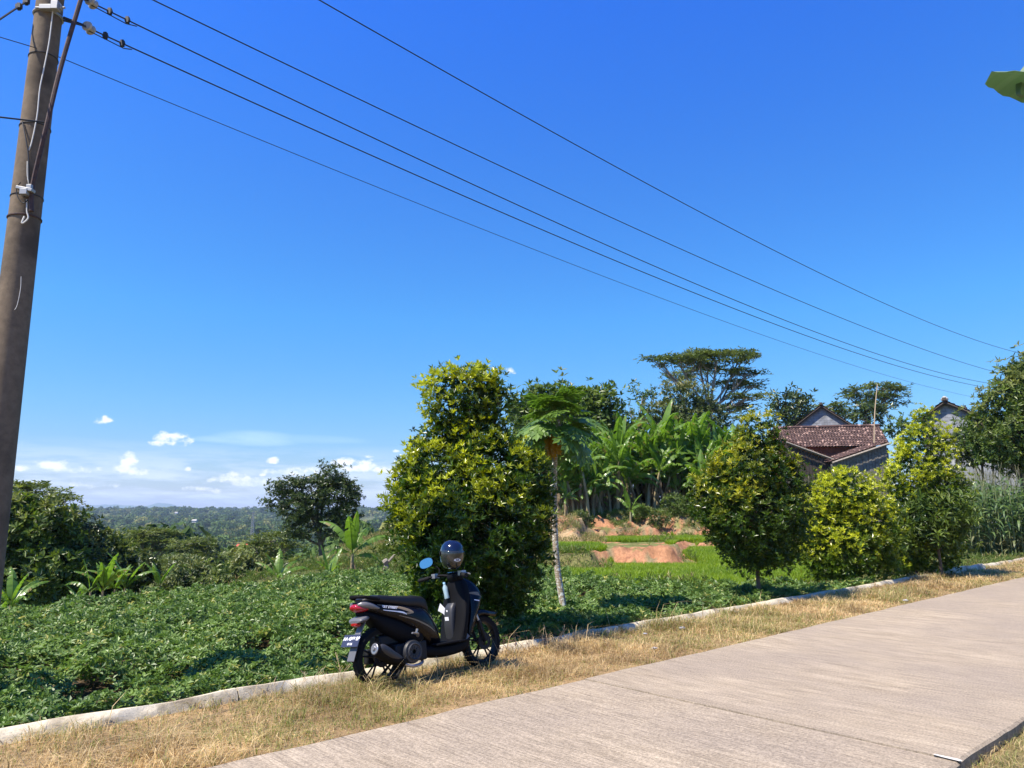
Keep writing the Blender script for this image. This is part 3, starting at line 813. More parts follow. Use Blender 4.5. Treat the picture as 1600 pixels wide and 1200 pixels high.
# far right tree over the maize, and a small one by the white wall
tree('broadleaf_tree', 'large leafy tree rising behind the maize beside the grey block house', 'tree', basep(1600, 30.5),
     lobes_from_px(30.5, [(1605, 590, 46, 44), (1640, 600, 60, 60), (1575, 632, 46, 46), (1630, 660, 60, 60), (1575, 680, 52, 44), (1620, 700, 60, 40), (1532, 660, 30, 26), (1545, 700, 32, 30), (1590, 722, 40, 20), (1640, 725, 50, 24)]),
     'mid', tr=.13, dens=24, sub=.42, k=6, L=.20, Wd=.36, up=.2, young=(.4, .8), young_amt=.6, spread=(.4, 1.5), inner=.4)
tree('broadleaf_tree', 'low dark tree in front of the whitewashed wall', 'tree', basep(1542, 33),
     lobes_from_px(33, [(1530, 700, 34, 26), (1562, 690, 30, 24), (1550, 715, 26, 14), (1506, 688, 22, 30), (1512, 712, 20, 16)]),
     'dark', tr=.07, dens=26, sub=.4, k=6, L=.2, Wd=.36, up=.2, young=(.8, 1.2), spread=(.4, 1.5))
# trees behind the banana grove
tree('broadleaf_tree', 'dense broad crowned tree between the yellow tipped tree and the banana grove', 'tree', basep(880, 46),
     lobes_from_px(46, [(828, 642, 42, 38), (880, 636, 54, 38), (932, 650, 46, 42), (900, 690, 72, 56), (845, 700, 50, 56), (962, 688, 38, 46), (990, 684, 26, 30)]),
     'mid', tr=.2, dens=12, sub=.75, k=6, L=.36, Wd=.42, up=.2, young=(.9, 1.4), spread=(.4, 1.5), inner=.4)
for i_, px_ in enumerate((900, 945, 990, 1035, 1080, 1125, 1165)):
    tree('shrub', 'dark shrub closing the view between the banana stems', 'shrub', basep(px_, 43), lobes_from_px(43, [(px_ - 12, 770, 30, 34), (px_ + 14, 750, 30, 34), (px_, 795, 34, 26)]),
         'dark', tr=.06, dens=9, sub=.6, k=6, L=.30, Wd=.4, up=.3, young=(.9, 1.4), spread=(.4, 1.5), group='shrubs behind the banana grove')
for px_, Y_, w_, lb_ in ((1062, 36.2, 20, 'rounded green bush at the top of the red bank, under the banana leaves'), (1030, 35.6, 13, 'small dark bush on the lip of the red bank'), (1002, 36.4, 15, 'pale green bush on the bank left of the small dark bush'), (915, 34.4, 12, 'low bush on the brown tufted bank near the papaya trunk')):
    b_ = basep(px_, Y_); py_ = 600 + F_PX * math.tan(PITCH + math.atan((EYE - b_[2]) / Y_))
    tree('shrub', lb_, 'shrub', b_, lobes_from_px(Y_, [(px_ - w_ * .5, py_ - w_ * .8, w_, w_ * .9), (px_ + w_ * .6, py_ - w_ * .6, w_ * .8, w_ * .7)]), 'weed' if w_ in (20, 15) else 'dark', tr=.03, dens=60, sub=.25, k=6, L=.13, Wd=.3, up=.5, young=(.9, 1.4), spread=(.2, 1.3), fuzz=.3)
tree('broadleaf_tree', 'round brownish green tree in front of the flat topped tree', 'tree', basep(1070, 46),
     lobes_from_px(46, [(1070, 625, 42, 34), (1045, 650, 34, 34), (1100, 650, 34, 32), (1070, 670, 56, 30), (1140, 660, 20, 22)]),
     'olive', tr=.2, dens=12, sub=.6, k=6, L=.28, Wd=.3, up=.4, young=(.5, .9), young_amt=.7, spread=(.3, 1.3), inner=.4)
tree('broadleaf_tree', 'thin open crowned tree left of the round brownish tree', 'tree', basep(1000, 50),
     lobes_from_px(50, [(1005, 612, 24, 16), (985, 636, 18, 14), (1010, 650, 22, 20), (990, 672, 22, 18)]),
     'mid', 'palebark', tr=.12, dens=7, sub=.6, k=5, L=.30, Wd=.36, up=.2, young=(.9, 1.4), spread=(.4, 1.5), inner=.15)
tree('broadleaf_tree', 'mid green tree behind the peak of the grey gable', 'tree', basep(1235, 72),
     lobes_from_px(72, [(1228, 625, 26, 18), (1255, 628, 22, 14), (1240, 650, 34, 20), (1212, 645, 16, 22), (1270, 650, 18, 14)]),
     'dark', 'palebark', tr=.18, dens=5, sub=.9, k=5, L=.5, Wd=.36, up=.3, young=(.9, 1.4), spread=(.4, 1.5), inner=.3)
tree('broadleaf_tree', 'compact dark round tree behind the bamboo mast on the tiled roof', 'tree', basep(1368, 66),
     lobes_from_px(66, [(1360, 645, 22, 16), (1376, 645, 18, 16), (1340, 655, 12, 8)]),
     'dark', tr=.16, dens=8, sub=.8, k=6, L=.4, Wd=.36, up=.4, young=(.9, 1.4), spread=(.4, 1.4))
tree('broadleaf_tree', 'small bright green tree at the end of the tiled roof', 'tree', basep(1402, 60),
     lobes_from_px(60, [(1398, 672, 18, 11), (1415, 662, 16, 9), (1420, 680, 18, 12)]),
     'mid', tr=.1, dens=8, sub=.8, k=6, L=.4, Wd=.36, up=.2, young=(.9, 1.4), spread=(.4, 1.5))
tree('broadleaf_tree', 'small grey green tree top showing beside the tall roadside tree over the valley', 'tree', basep(655, 30),
     lobes_from_px(30, [(655, 692, 14, 12), (650, 730, 20, 40), (660, 780, 34, 44)]),
     'dark', tr=.1, dens=22, sub=.45, k=6, L=.2, Wd=.36, up=.2, young=(.9, 1.4), spread=(.4, 1.5))
# umbrella trees: flat layered crowns on spreading limbs
def umbrella(label, base, Y, plates, mat='albizia', tr=.2, dens=9, trunk_px=None, name='umbrella_tree', L=.32, group=None, fork=None, sub=.8):
    base = np.array(base, float)
    root = empty(name, tuple(base)); tag(root, label, 'tree', group)
    lob = lobes_from_px(Y, plates)
    Ps, Cs = [], []
    mb = MB()
    fk = (PX(fork[0], fork[1], Y) if fork else np.array((base[0], base[1], base[2] + .5 * (lob[0][0][2] - base[2])))) - base
    tp = smooth_path([(0, 0, -.3), tuple(fk * .5 + np.array((tr, 0, 0))), tuple(fk)], 4)
    mb.tube(tp, list(np.linspace(tr, tr * .7, len(tp))), 8)
    for c, r_ in lob:
        m_ = max(4, int(r_[0] * r_[1] * math.pi / sub ** 2 * 1.6))
        th = rng.uniform(0, 6.283, m_); rr = rng.random(m_) ** .5
        cen = c + np.stack([np.cos(th) * rr * r_[0], np.sin(th) * rr * r_[1], (1 - rr ** 2) * r_[2] + rng.normal(0, .25 * r_[2], m_)], 1)
        kk = max(4, int(dens * sub * sub * 1.6))
        Ps.append(np.repeat(cen, kk, 0) + rng.normal(0, 1, (m_ * kk, 3)) * sub * np.array((.45, .45, .13)))
        Cs.append(np.repeat(rng.random(m_), kk))
        c0 = c - base - np.array((0, 0, r_[2] * .2))
        mid = fk * .5 + c0 * .5 + np.array((0, 0, -.10 * np.linalg.norm(c0[:2] - fk[:2])))
        pp = smooth_path([tuple(fk), tuple(mid), tuple(c0)], 4)
        mb.tube(pp, list(np.linspace(tr * .55, tr * .22, len(pp))), 6)
        for j in range(min(9, m_)):
            e_ = cen[j] - base; s0 = pp[rng.integers(len(pp) // 2, len(pp))]
            mb.tube([tuple(s0), tuple((s0 + e_) / 2 + np.array((0, 0, -.06 * r_[0]))), tuple(e_)], [tr * .2, tr * .13, tr * .06], 5)
    P = np.concatenate(Ps); C = np.concatenate(Cs); n = len(P)
    tint = np.stack([np.clip(.5 + .5 * (C - .5) + rng.normal(0, .18, n), 0, 1), (C > .8) * rng.uniform(0, .5, n)], 1)
    V, T, tt = rosettes(P, np.array([[0, 0, 1.]]) + rng.normal(0, .25, (n, 3)), 4, (1.0, 1.6), L, .42, tint)
    fmesh('crown', V - base, T, M[mat], tt, root)
    mb.build('trunk', M['palebark'], root)
    return root
umbrella('great flat topped tree with layered feathery crown and pale spreading limbs', basep(1118, 62), 62,
         [(1120, 562, 50, 9, 0), (1155, 560, 30, 9, 2), (1060, 566, 40, 6, -1), (1030, 563, 20, 4, 0), (1165, 585, 28, 6, 1), (1170, 603, 26, 5, 2), (1105, 580, 36, 6, 3), (1165, 622, 26, 5, -1), (1140, 600, 26, 5, 4), (1090, 556, 26, 5, 1), (1155, 640, 26, 5, 1), (1060, 592, 24, 6, 3)],
         tr=.26, fork=(1108, 640), dens=9, L=.34)
umbrella('flat topped feathery tree behind the bamboo mast and tiled roof', basep(1352, 80), 80,
         [(1375, 606, 26, 4), (1400, 610, 20, 3), (1340, 612, 20, 4), (1328, 622, 16, 3), (1395, 622, 22, 3), (1365, 622, 26, 5), (1345, 632, 16, 3), (1400, 632, 16, 3)],
         tr=.24, fork=(1352, 640), dens=5.5, L=.42, sub=1.0)
umbrella('low layered feathery tree beside the block gable peak', basep(1305, 76), 76,
         [(1300, 636, 22, 4), (1318, 645, 20, 4), (1290, 645, 16, 4), (1312, 655, 20, 5)], tr=.18, dens=6, L=.42, sub=1.0)
umbrella('flat topped feathery tree rising over the dark trees beside the pole', basep(60, 36), 36,
         [(55, 765, 34, 7), (85, 775, 26, 6), (100, 783, 20, 4), (40, 758, 20, 4), (72, 790, 30, 7), (95, 800, 16, 4), (20, 768, 30, 8)],
         tr=.14, dens=16, L=.22, sub=.5, fork=(60, 830))
# one bare-ish top branch set
umbrella('pale umbrella tree standing in the valley with a visible bare trunk', basep(238, 72), 72,
         [(238, 836, 36, 6), (215, 842, 20, 5), (262, 846, 18, 5), (238, 848, 34, 6), (212, 856, 16, 4), (255, 862, 20, 5)], tr=.18, dens=9, L=.34, sub=.8, fork=(238, 872))
umbrella('bright green low umbrella tree next to the pale one in the valley', basep(305, 66), 66,
         [(305, 848, 24, 5), (285, 858, 20, 5), (318, 858, 18, 5), (300, 868, 26, 6), (262, 880, 34, 7, -6), (290, 890, 30, 7, -8)], tr=.14, dens=10, L=.32, sub=.8)
umbrella('olive umbrella tree in front of the tall twin tree', basep(425, 44), 44,
         [(425, 842, 34, 7), (398, 855, 28, 7), (445, 856, 26, 7), (385, 870, 30, 8), (425, 874, 34, 8)], tr=.14, dens=13, L=.24, sub=.55)
# the tall tree over the valley
tree('broadleaf_tree', 'tall dark tree with a broad ragged crown standing alone against the valley', 'tree', basep(508, 40),
     lobes_from_px(40, [(515, 745, 28, 24), (485, 765, 38, 26), (525, 775, 38, 34), (450, 760, 32, 17), (434, 786, 22, 14), (470, 795, 36, 26), (540, 800, 24, 28), (518, 825, 26, 24), (468, 830, 26, 16), (545, 780, 18, 30)]),
     'dark', tr=.17, dens=50, sub=.42, k=6, L=.15, Wd=.36, up=.35, young=(.7, 1.2), young_amt=.25, spread=(.4, 1.4), inner=.2, limb_r=.4, flat=True)
# dark wood edge beyond the field's left end
edge_specs = [
    ('big dark glossy leaved tree beside the concrete pole', (15, 24), [(30, 805, 46, 36), (70, 830, 50, 44), (20, 860, 60, 50), (90, 880, 50, 46), (40, 915, 80, 44)], 'mid', .21),
    ('dark tree with shaded crown second from the pole', (120, 25), [(118, 838, 38, 40), (100, 880, 50, 44), (145, 880, 48, 44), (120, 925, 60, 34)], 'dark', .17),
    ('yellow green leaved tree in the dark wood edge, with its bright upper left side', (165, 26.5), [(162, 868, 40, 36), (188, 886, 38, 36), (170, 920, 50, 34)], 'mid', .18),
    ('low spreading tree at the end of the dark wood edge', (215, 26), [(208, 892, 34, 30), (228, 908, 32, 28), (205, 930, 44, 26)], 'dark', .18),
    ('pale topped shrub tree with blossom heads past the dark wood edge', (290, 25), [(290, 900, 36, 20), (270, 922, 34, 20), (315, 920, 30, 20)], 'olive', .16),
    ('green shrub tree growing between blossom shrub and tall tree', (350, 24), [(345, 905, 26, 20), (365, 920, 30, 18)], 'mid', .16),
    ('round olive fruit tree under the tall twin tree', (395, 24), [(395, 890, 36, 26), (420, 905, 34, 26), (380, 912, 34, 24)], 'olive', .18),
    ('leafy tree left of the young banana on the slope', (460, 26), [(455, 898, 34, 22), (480, 908, 34, 20), (440, 910, 30, 20)], 'mid', .17),
    ('dark shrub tree behind the young banana on the slope', (530, 27), [(532, 900, 24, 18), (510, 910, 24, 16)], 'dark', .17),
    ('leafy shrub tree behind the dead stump', (600, 28), [(590, 880, 30, 22), (625, 875, 34, 28), (650, 850, 30, 34), (560, 900, 22, 16)], 'mid', .17),
    ('soft green bush against the trunk side of the tall roadside tree', (640, 23), [(650, 890, 30, 24), (625, 905, 22, 12)], 'olive', .13),
]
for lab, (px, Y), L_, mt, ll in edge_specs:
    tree('broadleaf_tree', lab, 'tree', basep(px, Y), lobes_from_px(Y, L_), mt, tr=.09, dens=44, sub=.34, k=6, L=ll, Wd=.42, up=.25, young=(.45, .8), young_amt=.4,
         spread=(.4, 1.5), inner=.35, group='trees at the wooded edge of the field')
# trees on the falling slope behind the edge: individually planted
kinds = [('mid', .3), ('dark', .3), ('olive', .3)]
slope_n = 0
for i in range(34):
    px = 150 + (i * 37.7) % 500; Y = 38 + (i * 23) % 62
    x0 = PX(px, 800, Y)[0]; z0 = gz(x0, Y)
    topy = 856 + 26 * ((i * .618) % 1) + (8 if Y < 55 else 0)
    topz = min(PX(px, topy, Y)[2], z0 + 10)
    h_ = topz - z0
    if h_ < 2.2: continue
    w_ = rng.uniform(1.7, 3.2)
    lob = [(np.array((x0 + rng.uniform(-.6, .6) * w_, Y + rng.uniform(-.6, .6) * w_, topz - rng.uniform(.9, 1.2) * w_ * .8)), np.array((w_ * .8, w_ * .8, w_ * .75)) * rng.uniform(.8, 1.1)) for j in range(4)]
    mt, _ = kinds[i % 3]
    tree('broadleaf_tree', 'leafy tree of the wooded slope falling to the valley', 'tree', (x0, Y, z0), lob, mt, tr=.12, dens=16, sub=.6, k=5, L=.14 + .0022 * Y, Wd=.45, up=.3,
         young=(.7, 1.1), young_amt=.4, spread=(.4, 1.5), inner=.3, group='trees on the wooded slope')
# the far-off wood: one mass
def far_wood():
    tv, tl = [], []
    def templ(n, L, seed):
        r2 = np.random.default_rng(seed)
        lob = [(np.array((r2.uniform(-.45, .45), r2.uniform(-.45, .45), .55 + r2.uniform(-.15, .35))), r2.uniform(.35, .6)) for _ in range(5)]
        P = []; O = []
        for c, rr in lob:
            d = nrm(r2.normal(size=(n // 5, 3))); d[:, 2] = np.abs(d[:, 2]) * 1.0 - .25; d = nrm(d)
            P.append(c + d * rr * r2.uniform(.85, 1.1, (len(d), 1)) * np.array((1, 1, .75))); O.append(d)
        P = np.concatenate(P); O = np.concatenate(O)
        D = nrm(np.cross(O, nrm(r2.normal(size=P.shape))) + O * .35)
        V, T = leaf_tris(P - D * L / 2, D, O, L, L * .8, .1, .1)
        return V, T
    tm = {0: [templ(420, .20, s) for s in range(5)], 1: [templ(150, .30, s + 9) for s in range(5)], 2: [templ(70, .42, s + 20) for s in range(5)]}
    Vs, Ts, tts = [], [], []; off = 0
    def put(x, y, sc_, lod, warm):
        nonlocal off
        V, T = tm[lod][rng.integers(5)]
        a = rng.uniform(0, 6.28); c_, s_ = math.cos(a), math.sin(a)
        hz_ = rng.uniform(.75, 1.35)
        W_ = np.stack([(V[:, 0] * c_ - V[:, 1] * s_) * sc_ + x, (V[:, 0] * s_ + V[:, 1] * c_) * sc_ + y, V[:, 2] * sc_ * hz_ + gz(x, y)], 1)
        Vs.append(W_); Ts.append(T + off); off += len(V)
        t0 = np.clip(rng.normal(.5, .25), 0, 1)
        tts.append(np.stack([np.clip(t0 + rng.normal(0, .12, len(T)), 0, 1), np.full(len(T), warm)], 1))
    r_ = 92.0
    while r_ < 3600:
        step = 3.2 + r_ * .0105
        a0, a1 = -.66, .12
        n = int((a1 - a0) * r_ / step)
        for i in range(n):
            a = a0 + (i + rng.random()) * (a1 - a0) / n; rr = r_ + rng.uniform(-.5, .5) * step
            x, y = math.sin(a) * rr, math.cos(a) * rr
            if float(vnoise(x, y, .010, 77)) > .86 and r_ > 160: continue
            if float(edge_s(x, y)) < 45 and y < 130: continue
            sc_ = (3.4 + rng.uniform(0, 3.8)) * (1 + .35 * min(1, r_ / 1500)) * (1.3 if rng.random() < .1 else 1)
            put(x, y, sc_, 0 if r_ < 300 else 1 if r_ < 900 else 2, (rng.random() < .18) * rng.uniform(.2, .9))
        r_ += step * .95
    return np.concatenate(Vs), np.concatenate(Ts), np.concatenate(tts)
V, T, tt = far_wood()
print('far wood tris', len(T))
tag(fmesh('far_forest', V, T, M['far'], tt), kind='stuff', label='hazy blue green forest filling the valley to the skyline')
# blue hills on the skyline
def ridge(name, Y, pts, depth):
    xs = np.linspace(pts[0][0], pts[-1][0], 60); hs_ = np.interp(xs, [p[0] for p in pts], [p[1] for p in pts])
    mb = MB(); V = []; F_ = []
    for i, (px, py) in enumerate(zip(xs, hs_)):
        c = PX(px, py + math.sin(px * .3) * .5, Y)
        for dy, kz in ((-depth, 0), (-depth * .4, .62), (0, 1), (depth * .6, .4), (depth, 0)):
            V.append((c[0], Y + dy, -60 + (c[2] + 60) * kz))
    for i in range(len(xs) - 1):
        for k in range(4): F_.append((i * 5 + k, (i + 1) * 5 + k, (i + 1) * 5 + k + 1, i * 5 + k + 1))
    mb.add(V, F_)
    tag(mb.build(name, plain(name + '_cover', (.05, .09, .05), .9)), kind='structure')
ridge('hills', 8200, [(90, 797), (130, 790), (175, 788), (205, 790), (232, 791), (246, 786), (258, 786), (276, 790), (290, 796), (320, 794), (360, 793), (400, 797)], 900)

# ------------------------------------------------------------------ banana plants
def banana_leaf_mesh(L, Wd, rise, arch, torn, seed, droopy=0.0, blunt=.6, mat='banana'):
    """a leaf leaving the origin along +x: petiole, arching midrib, two torn halves."""
    r2 = np.random.default_rng(seed)
    n = 18
    t = np.linspace(0, 1, n + 1)
    ang = rise - arch * t ** 1.5
    dx = np.cos(ang) * L / n; dz = np.sin(ang) * L / n
    x = np.concatenate([[0], np.cumsum(dx[1:])]); z = np.concatenate([[0], np.cumsum(dz[1:])])
    w = Wd * .5 * np.clip(np.sin(np.clip((t - .16) / .84, 0, 1) ** .75 * math.pi), 0, 1) ** blunt
    w[t < .15] = 0
    V, F, tt = [], [], []
    cut = r2.random(n) < torn
    for side in (-1, 1):
        hang = .25 + droopy
        for i in range(n):
            if w[i] + w[i + 1] < .01: continue
            a = hang + (r2.uniform(-.15, .5) if cut[i] else 0) 
            g = .16 * L / n if cut[i] else 0
            sw = .35 * L / n                            # ribs sweep toward the tip
            y0, y1 = w[i] * math.cos(a), w[i + 1] * math.cos(a); h0, h1 = w[i] * math.sin(a), w[i + 1] * math.sin(a)
            p = [(x[i], 0, z[i]), (x[i + 1], 0, z[i + 1]), (x[i + 1] + sw - g, side * y1, z[i + 1] - h1 + .02), (x[i] + sw + g, side * y0, z[i] - h0 + .02)]
            m_ = [(x[i], side * y0 * .5, z[i] - h0 * .5 + .05 * Wd), (x[i + 1], side * y1 * .5, z[i + 1] - h1 * .5 + .05 * Wd)]
            o = len(V); V += [p[0], p[1], (m_[1][0] + sw * .5, m_[1][1], m_[1][2]), (m_[0][0] + sw * .5, m_[0][1], m_[0][2]), p[2], p[3]]
            F += [(o, o + 1, o + 2, o + 3), (o + 3, o + 2, o + 4, o + 5)]
            k = r2.uniform(.3, .8); tt += [(k, 0), (k * .85, (r2.random() < .08) * .7)]
    # midrib
    for i in range(n):
        r0, r1 = .022 * (1 - t[i] * .8), .022 * (1 - t[i + 1] * .8)
        o = len(V); V += [(x[i], -r0, z[i] + .012), (x[i], r0, z[i] + .012), (x[i + 1], r1, z[i + 1] + .012), (x[i + 1], -r1, z[i + 1] + .012),
                          (x[i], 0, z[i] - r0), (x[i + 1], 0, z[i + 1] - r1)]
        F += [(o, o + 1, o + 2, o + 3), (o, o + 3, o + 5, o + 4), (o + 1, o + 4, o + 5, o + 2)]; tt += [(1, .12)] * 3
    me = bpy.data.meshes.new('leaf')
    me.from_pydata(V, [], F); me.update()
    a = me.attributes.new('tint', 'FLOAT_COLOR', 'FACE'); buf = np.ones((len(F), 4), np.float32); buf[:, :2] = np.array(tt)
    a.data.foreach_set('color', buf.ravel()); me.materials.append(M[mat])
    return me
BL = [banana_leaf_mesh(L, Wd, ri, ar, to, s, dr) for s, (L, Wd, ri, ar, to, dr) in enumerate([
    (2.1, .52, 1.35, .7, .35, .1), (2.3, .56, 1.15, 1.2, .6, .3), (2.1, .52, .95, 1.6, .7, .5), (1.9, .5, .6, 1.9, .8, .7), (2.3, .56, 1.25, 1.5, .7, .4), (1.9, .42, 1.45, .25, .2, 0)])]
dry_leaf = BL[3].copy(); dry_leaf.materials.clear(); dry_leaf.materials.append(plain('dead_banana_leaf', (.22, .15, .08), .9, var=.5, scale=6))
def banana(label, loc, H, nl, sc_=1.0, seed=0, group=None, dry=2, lean=(0, 0)):
    r2 = random.Random(seed)
    root = empty('banana_plant', loc, r2.uniform(0, 6.28)); tag(root, label, 'banana plant', group)
    mb = MB(); lx, ly = lean
    pth = smooth_path([(0, 0, -.15), (lx * .3, ly * .3, H * .5), (lx, ly, H)], 3)
    mb.tube(pth, list(np.linspace(.11 * sc_, .055 * sc_, len(pth))), 9)
    mb.build('pseudostem', M['stem'], root)
    for i in range(nl):
        k = r2.choice([0, 1, 1, 2, 3, 4] if i > 1 else [0, 5])
        o = link('leaf', BL[k], root, (lx, ly, H * (1 - .02 * i)))
        o.rotation_euler = (r2.uniform(-.15, .15), r2.uniform(-.12, .12), i * 2.4 + r2.uniform(-.4, .4)); s_ = sc_ * r2.uniform(.8, 1.12); o.scale = (s_, s_, s_)
    for i in range(dry):
        o = link('dead_leaf', dry_leaf, root, (lx * .7, ly * .7, H * r2.uniform(.6, .85)))
        o.rotation_euler = (0, 1.25 + r2.uniform(0, .3), r2.uniform(0, 6.28)); s_ = sc_ * r2.uniform(.45, .7); o.scale = (s_, s_ * .5, s_)
    return root
def cscale(o, k): o.scale = (k, k, k)
grove = 'banana plants of the dense grove on the red bank'
protos = []
for i in range(7):
    protos.append(banana('banana plant in the dense grove above the red bank', (0, 0, -500), [2.3, 2.6, 2.0, 2.8, 2.4, 1.8, 2.5][i], 9 + i % 3, 1.0, 100 + i, grove, 5, (random.uniform(-.5, .5), random.uniform(-.5, .5))))
nb = 0
for row, (Y0, n, p0, p1) in enumerate([(36.4, 9, 862, 930), (37.4, 10, 864, 945), (38.4, 9, 868, 975), (39.6, 13, 950, 1130), (40.2, 13, 925, 1145), (40.9, 14, 900, 1150), (41.5, 13, 890, 1155), (42.0, 13, 880, 1160)]):
    for j in range(n):
        px = p0 + (p1 - p0) * (j + rng.uniform(.1, .9)) / n; Y = Y0 + rng.uniform(-.6, .6)
        x = PX(px, 800, Y)[0]; z = gz(x, Y)
        topy = 672 if px < 1040 else 655
        if px > 960 and Y > 35: topy = 650
        Ht = PX(px, topy + rng.uniform(-6, 30), Y)[2] - z
        k = Ht / 4.3 * (rng.uniform(.42, .85) if (row in (0, 1, 2, 3, 4) and rng.random() < .6) else 1)
        o = protos[nb] if nb < 7 else copy_tree(protos[rng.integers(7)])
        o.location = (x, Y, z); o.rotation_euler.z = rng.uniform(0, 6.28); cscale(o, float(np.clip(k * rng.uniform(.88, 1.10), .4, 1.35))); nb += 1
banana('leaning young banana plant with bright unrolled leaf, at the foot of the grove', basep(985, 35.6), .5, 5, .6, 5, None, 0)
banana('lone banana plant on the slope beneath the tall dark tree', basep(553, 21.6), 1.0, 8, .66, 12, None, 3)
banana('small banana plant with upright leaves left of the lone one', basep(440, 19.5), .5, 6, .42, 13, None, 1)
banana('broad leaved banana clump plant at the field edge under the olive tree', basep(520, 20.6), .4, 5, .45, 14, None, 1)
banana('ragged banana plant with splayed leaves past the small rice patch, nearest the pole', basep(33, 17.2), .55, 7, .42, 15, None, 2)
banana('tiny banana sucker beside the ragged one near the pole', basep(14, 17.6), .25, 5, .32, 16, None, 1)
for i, (px, sc_, lb) in enumerate([(153, .36, 'small banana plant first in the row under the dark wood edge'), (172, .42, 'banana plant second in the row under the dark wood edge'), (190, .38, 'banana plant with pale leaf in the middle of the row under the dark wood edge'),
                                   (206, .42, 'banana plant fourth in the row under the dark wood edge'), (136, .26, 'lowest banana sucker at the brown path by the dark wood edge'), (258, .3, 'banana sucker before the pale blossom shrub')]):
    banana(lb, basep(px, 17.4 + .25 * i), .45, 6, sc_, 30 + i, 'young banana plants along the field edge', 1)
# the leaf that hangs in from the road's other side
over = empty('banana_plant', (5.6, 4.15, -.05)); tag(over, 'banana plant at the road edge whose torn leaf tip hangs in against the upper sky', 'banana plant')
mb = MB(); mb.tube(smooth_path([(0, 0, -.1), (.02, 0, 1.4), (.05, .02, 2.75)], 3), list(np.linspace(.13, .07, 7)), 10); mb.build('pseudostem', M['stem'], over)
def place_leaf(parent, base, tip, mesh, roll=0, L=2.0, sag=.2):
    b_, t_ = Vector(base), Vector(tip); d = t_ - b_
    o = link('leaf', mesh, parent, b_ - parent.location)
    q = d.to_track_quat('X', 'Z'); e = (q @ Matrix.Rotation(roll, 3, 'X').to_quaternion()); o.rotation_mode = 'QUATERNION'; o.rotation_quaternion = e
    k = d.length / L; o.scale = (k, k, k)
    return o
top = np.array((5.65, 4.17, 2.7))
tip = PX(1549, 112, 4.3)
M['glaucous'] = leafmat('glaucous_leaf_underside', (.06, .14, .05), (.14, .25, .11), (.42, .46, .36), .5, .10, .3)
t_e = lambda i: i / 70
def hanging_leaf():
    n, m_ = 70, 14; V, F_, tt = [], [], []; L, Wd = 2.3, .098
    for side in (-1, 1):
        o = len(V)
        for i in range(n + 1):
            t_ = i / n; ang = .30 - .75 * t_ ** 1.5
            xx = sum(math.cos(.30 - .75 * (k / n) ** 1.5) for k in range(i)) * L / n; zz = sum(math.sin(.30 - .75 * (k / n) ** 1.5) for k in range(i)) * L / n
            w = Wd * (1.25 if side < 0 else 1) * min(1, max(0, (t_ - .12)) / .15) ** .7 * (max(0, 1 - ((t_ - .90) / .10) ** 2) ** .5 if t_ > .90 else 1)
            w = max(w, .02 if i < n else 0)
            rp = .006 * math.sin(i * 1.9) + .008 * math.sin(i * .7 + side)
            for k in range(m_ + 1):
                f_ = k / m_; y_ = w * f_; V.append((xx + .25 * y_, side * y_ * math.cos(.55), zz - y_ * math.sin(.55) + rp * f_ + .10 * w * math.sin(f_ * 3.14)))
        for i in range(n):
            for k in range(m_): F_.append((o + i * (m_ + 1) + k, o + (i + 1) * (m_ + 1) + k, o + (i + 1) * (m_ + 1) + k + 1, o + i * (m_ + 1) + k + 1)); tt.append((.35 + .2 * (i % 3 == 0), .9 if (k == m_ - 1 and t_e(i) > .90 and side > 0) else 0))
    me = bpy.data.meshes.new('leaf'); me.from_pydata(V, [], F_); me.update(); me.polygons.foreach_set('use_smooth', [True] * len(F_))
    a = me.attributes.new('tint', 'FLOAT_COLOR', 'FACE'); buf = np.ones((len(F_), 4), np.float32); buf[:, :2] = np.array(tt); a.data.foreach_set('color', buf.ravel()); me.materials.append(M['glaucous'])
    return me
hang = hanging_leaf()
xs = np.array([v.co.x for v in hang.vertices]); zs = np.array([v.co.z for v in hang.vertices]); ti = int(np.argmax(xs)); LL_ = math.hypot(xs[ti], zs[ti]); ph_ = math.atan2(zs[ti], xs[ti])
o = place_leaf(over, top, tip, hang, 0, LL_)
o.rotation_quaternion = o.rotation_quaternion @ Matrix.Rotation(ph_, 3, 'Y').to_quaternion()
for i, a in enumerate((-.2, .9, 1.9, -1.3, 3.9)):
    o = link('leaf', BL[[1, 4, 2, 0, 1][i]], over, Vector(top) - over.location); o.rotation_euler = (0, .25 if i != 3 else 0, a - .3); o.scale = (1.05, 1.05, 1.05)

hp = PX(1597, 118, 4.35) - np.array(over.location)
mb = MB(); A_ = smooth_path([hp + (.06, 0, .08), hp, hp + (-.02, 0, -.07), hp + (-.03, 0, -.13), hp + (-.01, 0, -.15)], 4); V = []
for i_, p_ in enumerate(A_):
    w__ = .028 * (1 - (i_ / (len(A_) - 1)) ** 2 * .8); V += [tuple(p_ + (-w__, .01, 0)), tuple(p_ + (0, -.01, 0)), tuple(p_ + (w__ * .6, .02, 0))]
mb.add(V, [(3 * i_ + k, 3 * i_ + k + 1, 3 * i_ + k + 4, 3 * i_ + k + 3) for i_ in range(len(A_) - 1) for k in (0, 1)]); o = mb.build('torn_leaf_strip', plain('torn_strip_green', (.06, .12, .05), .5), over)
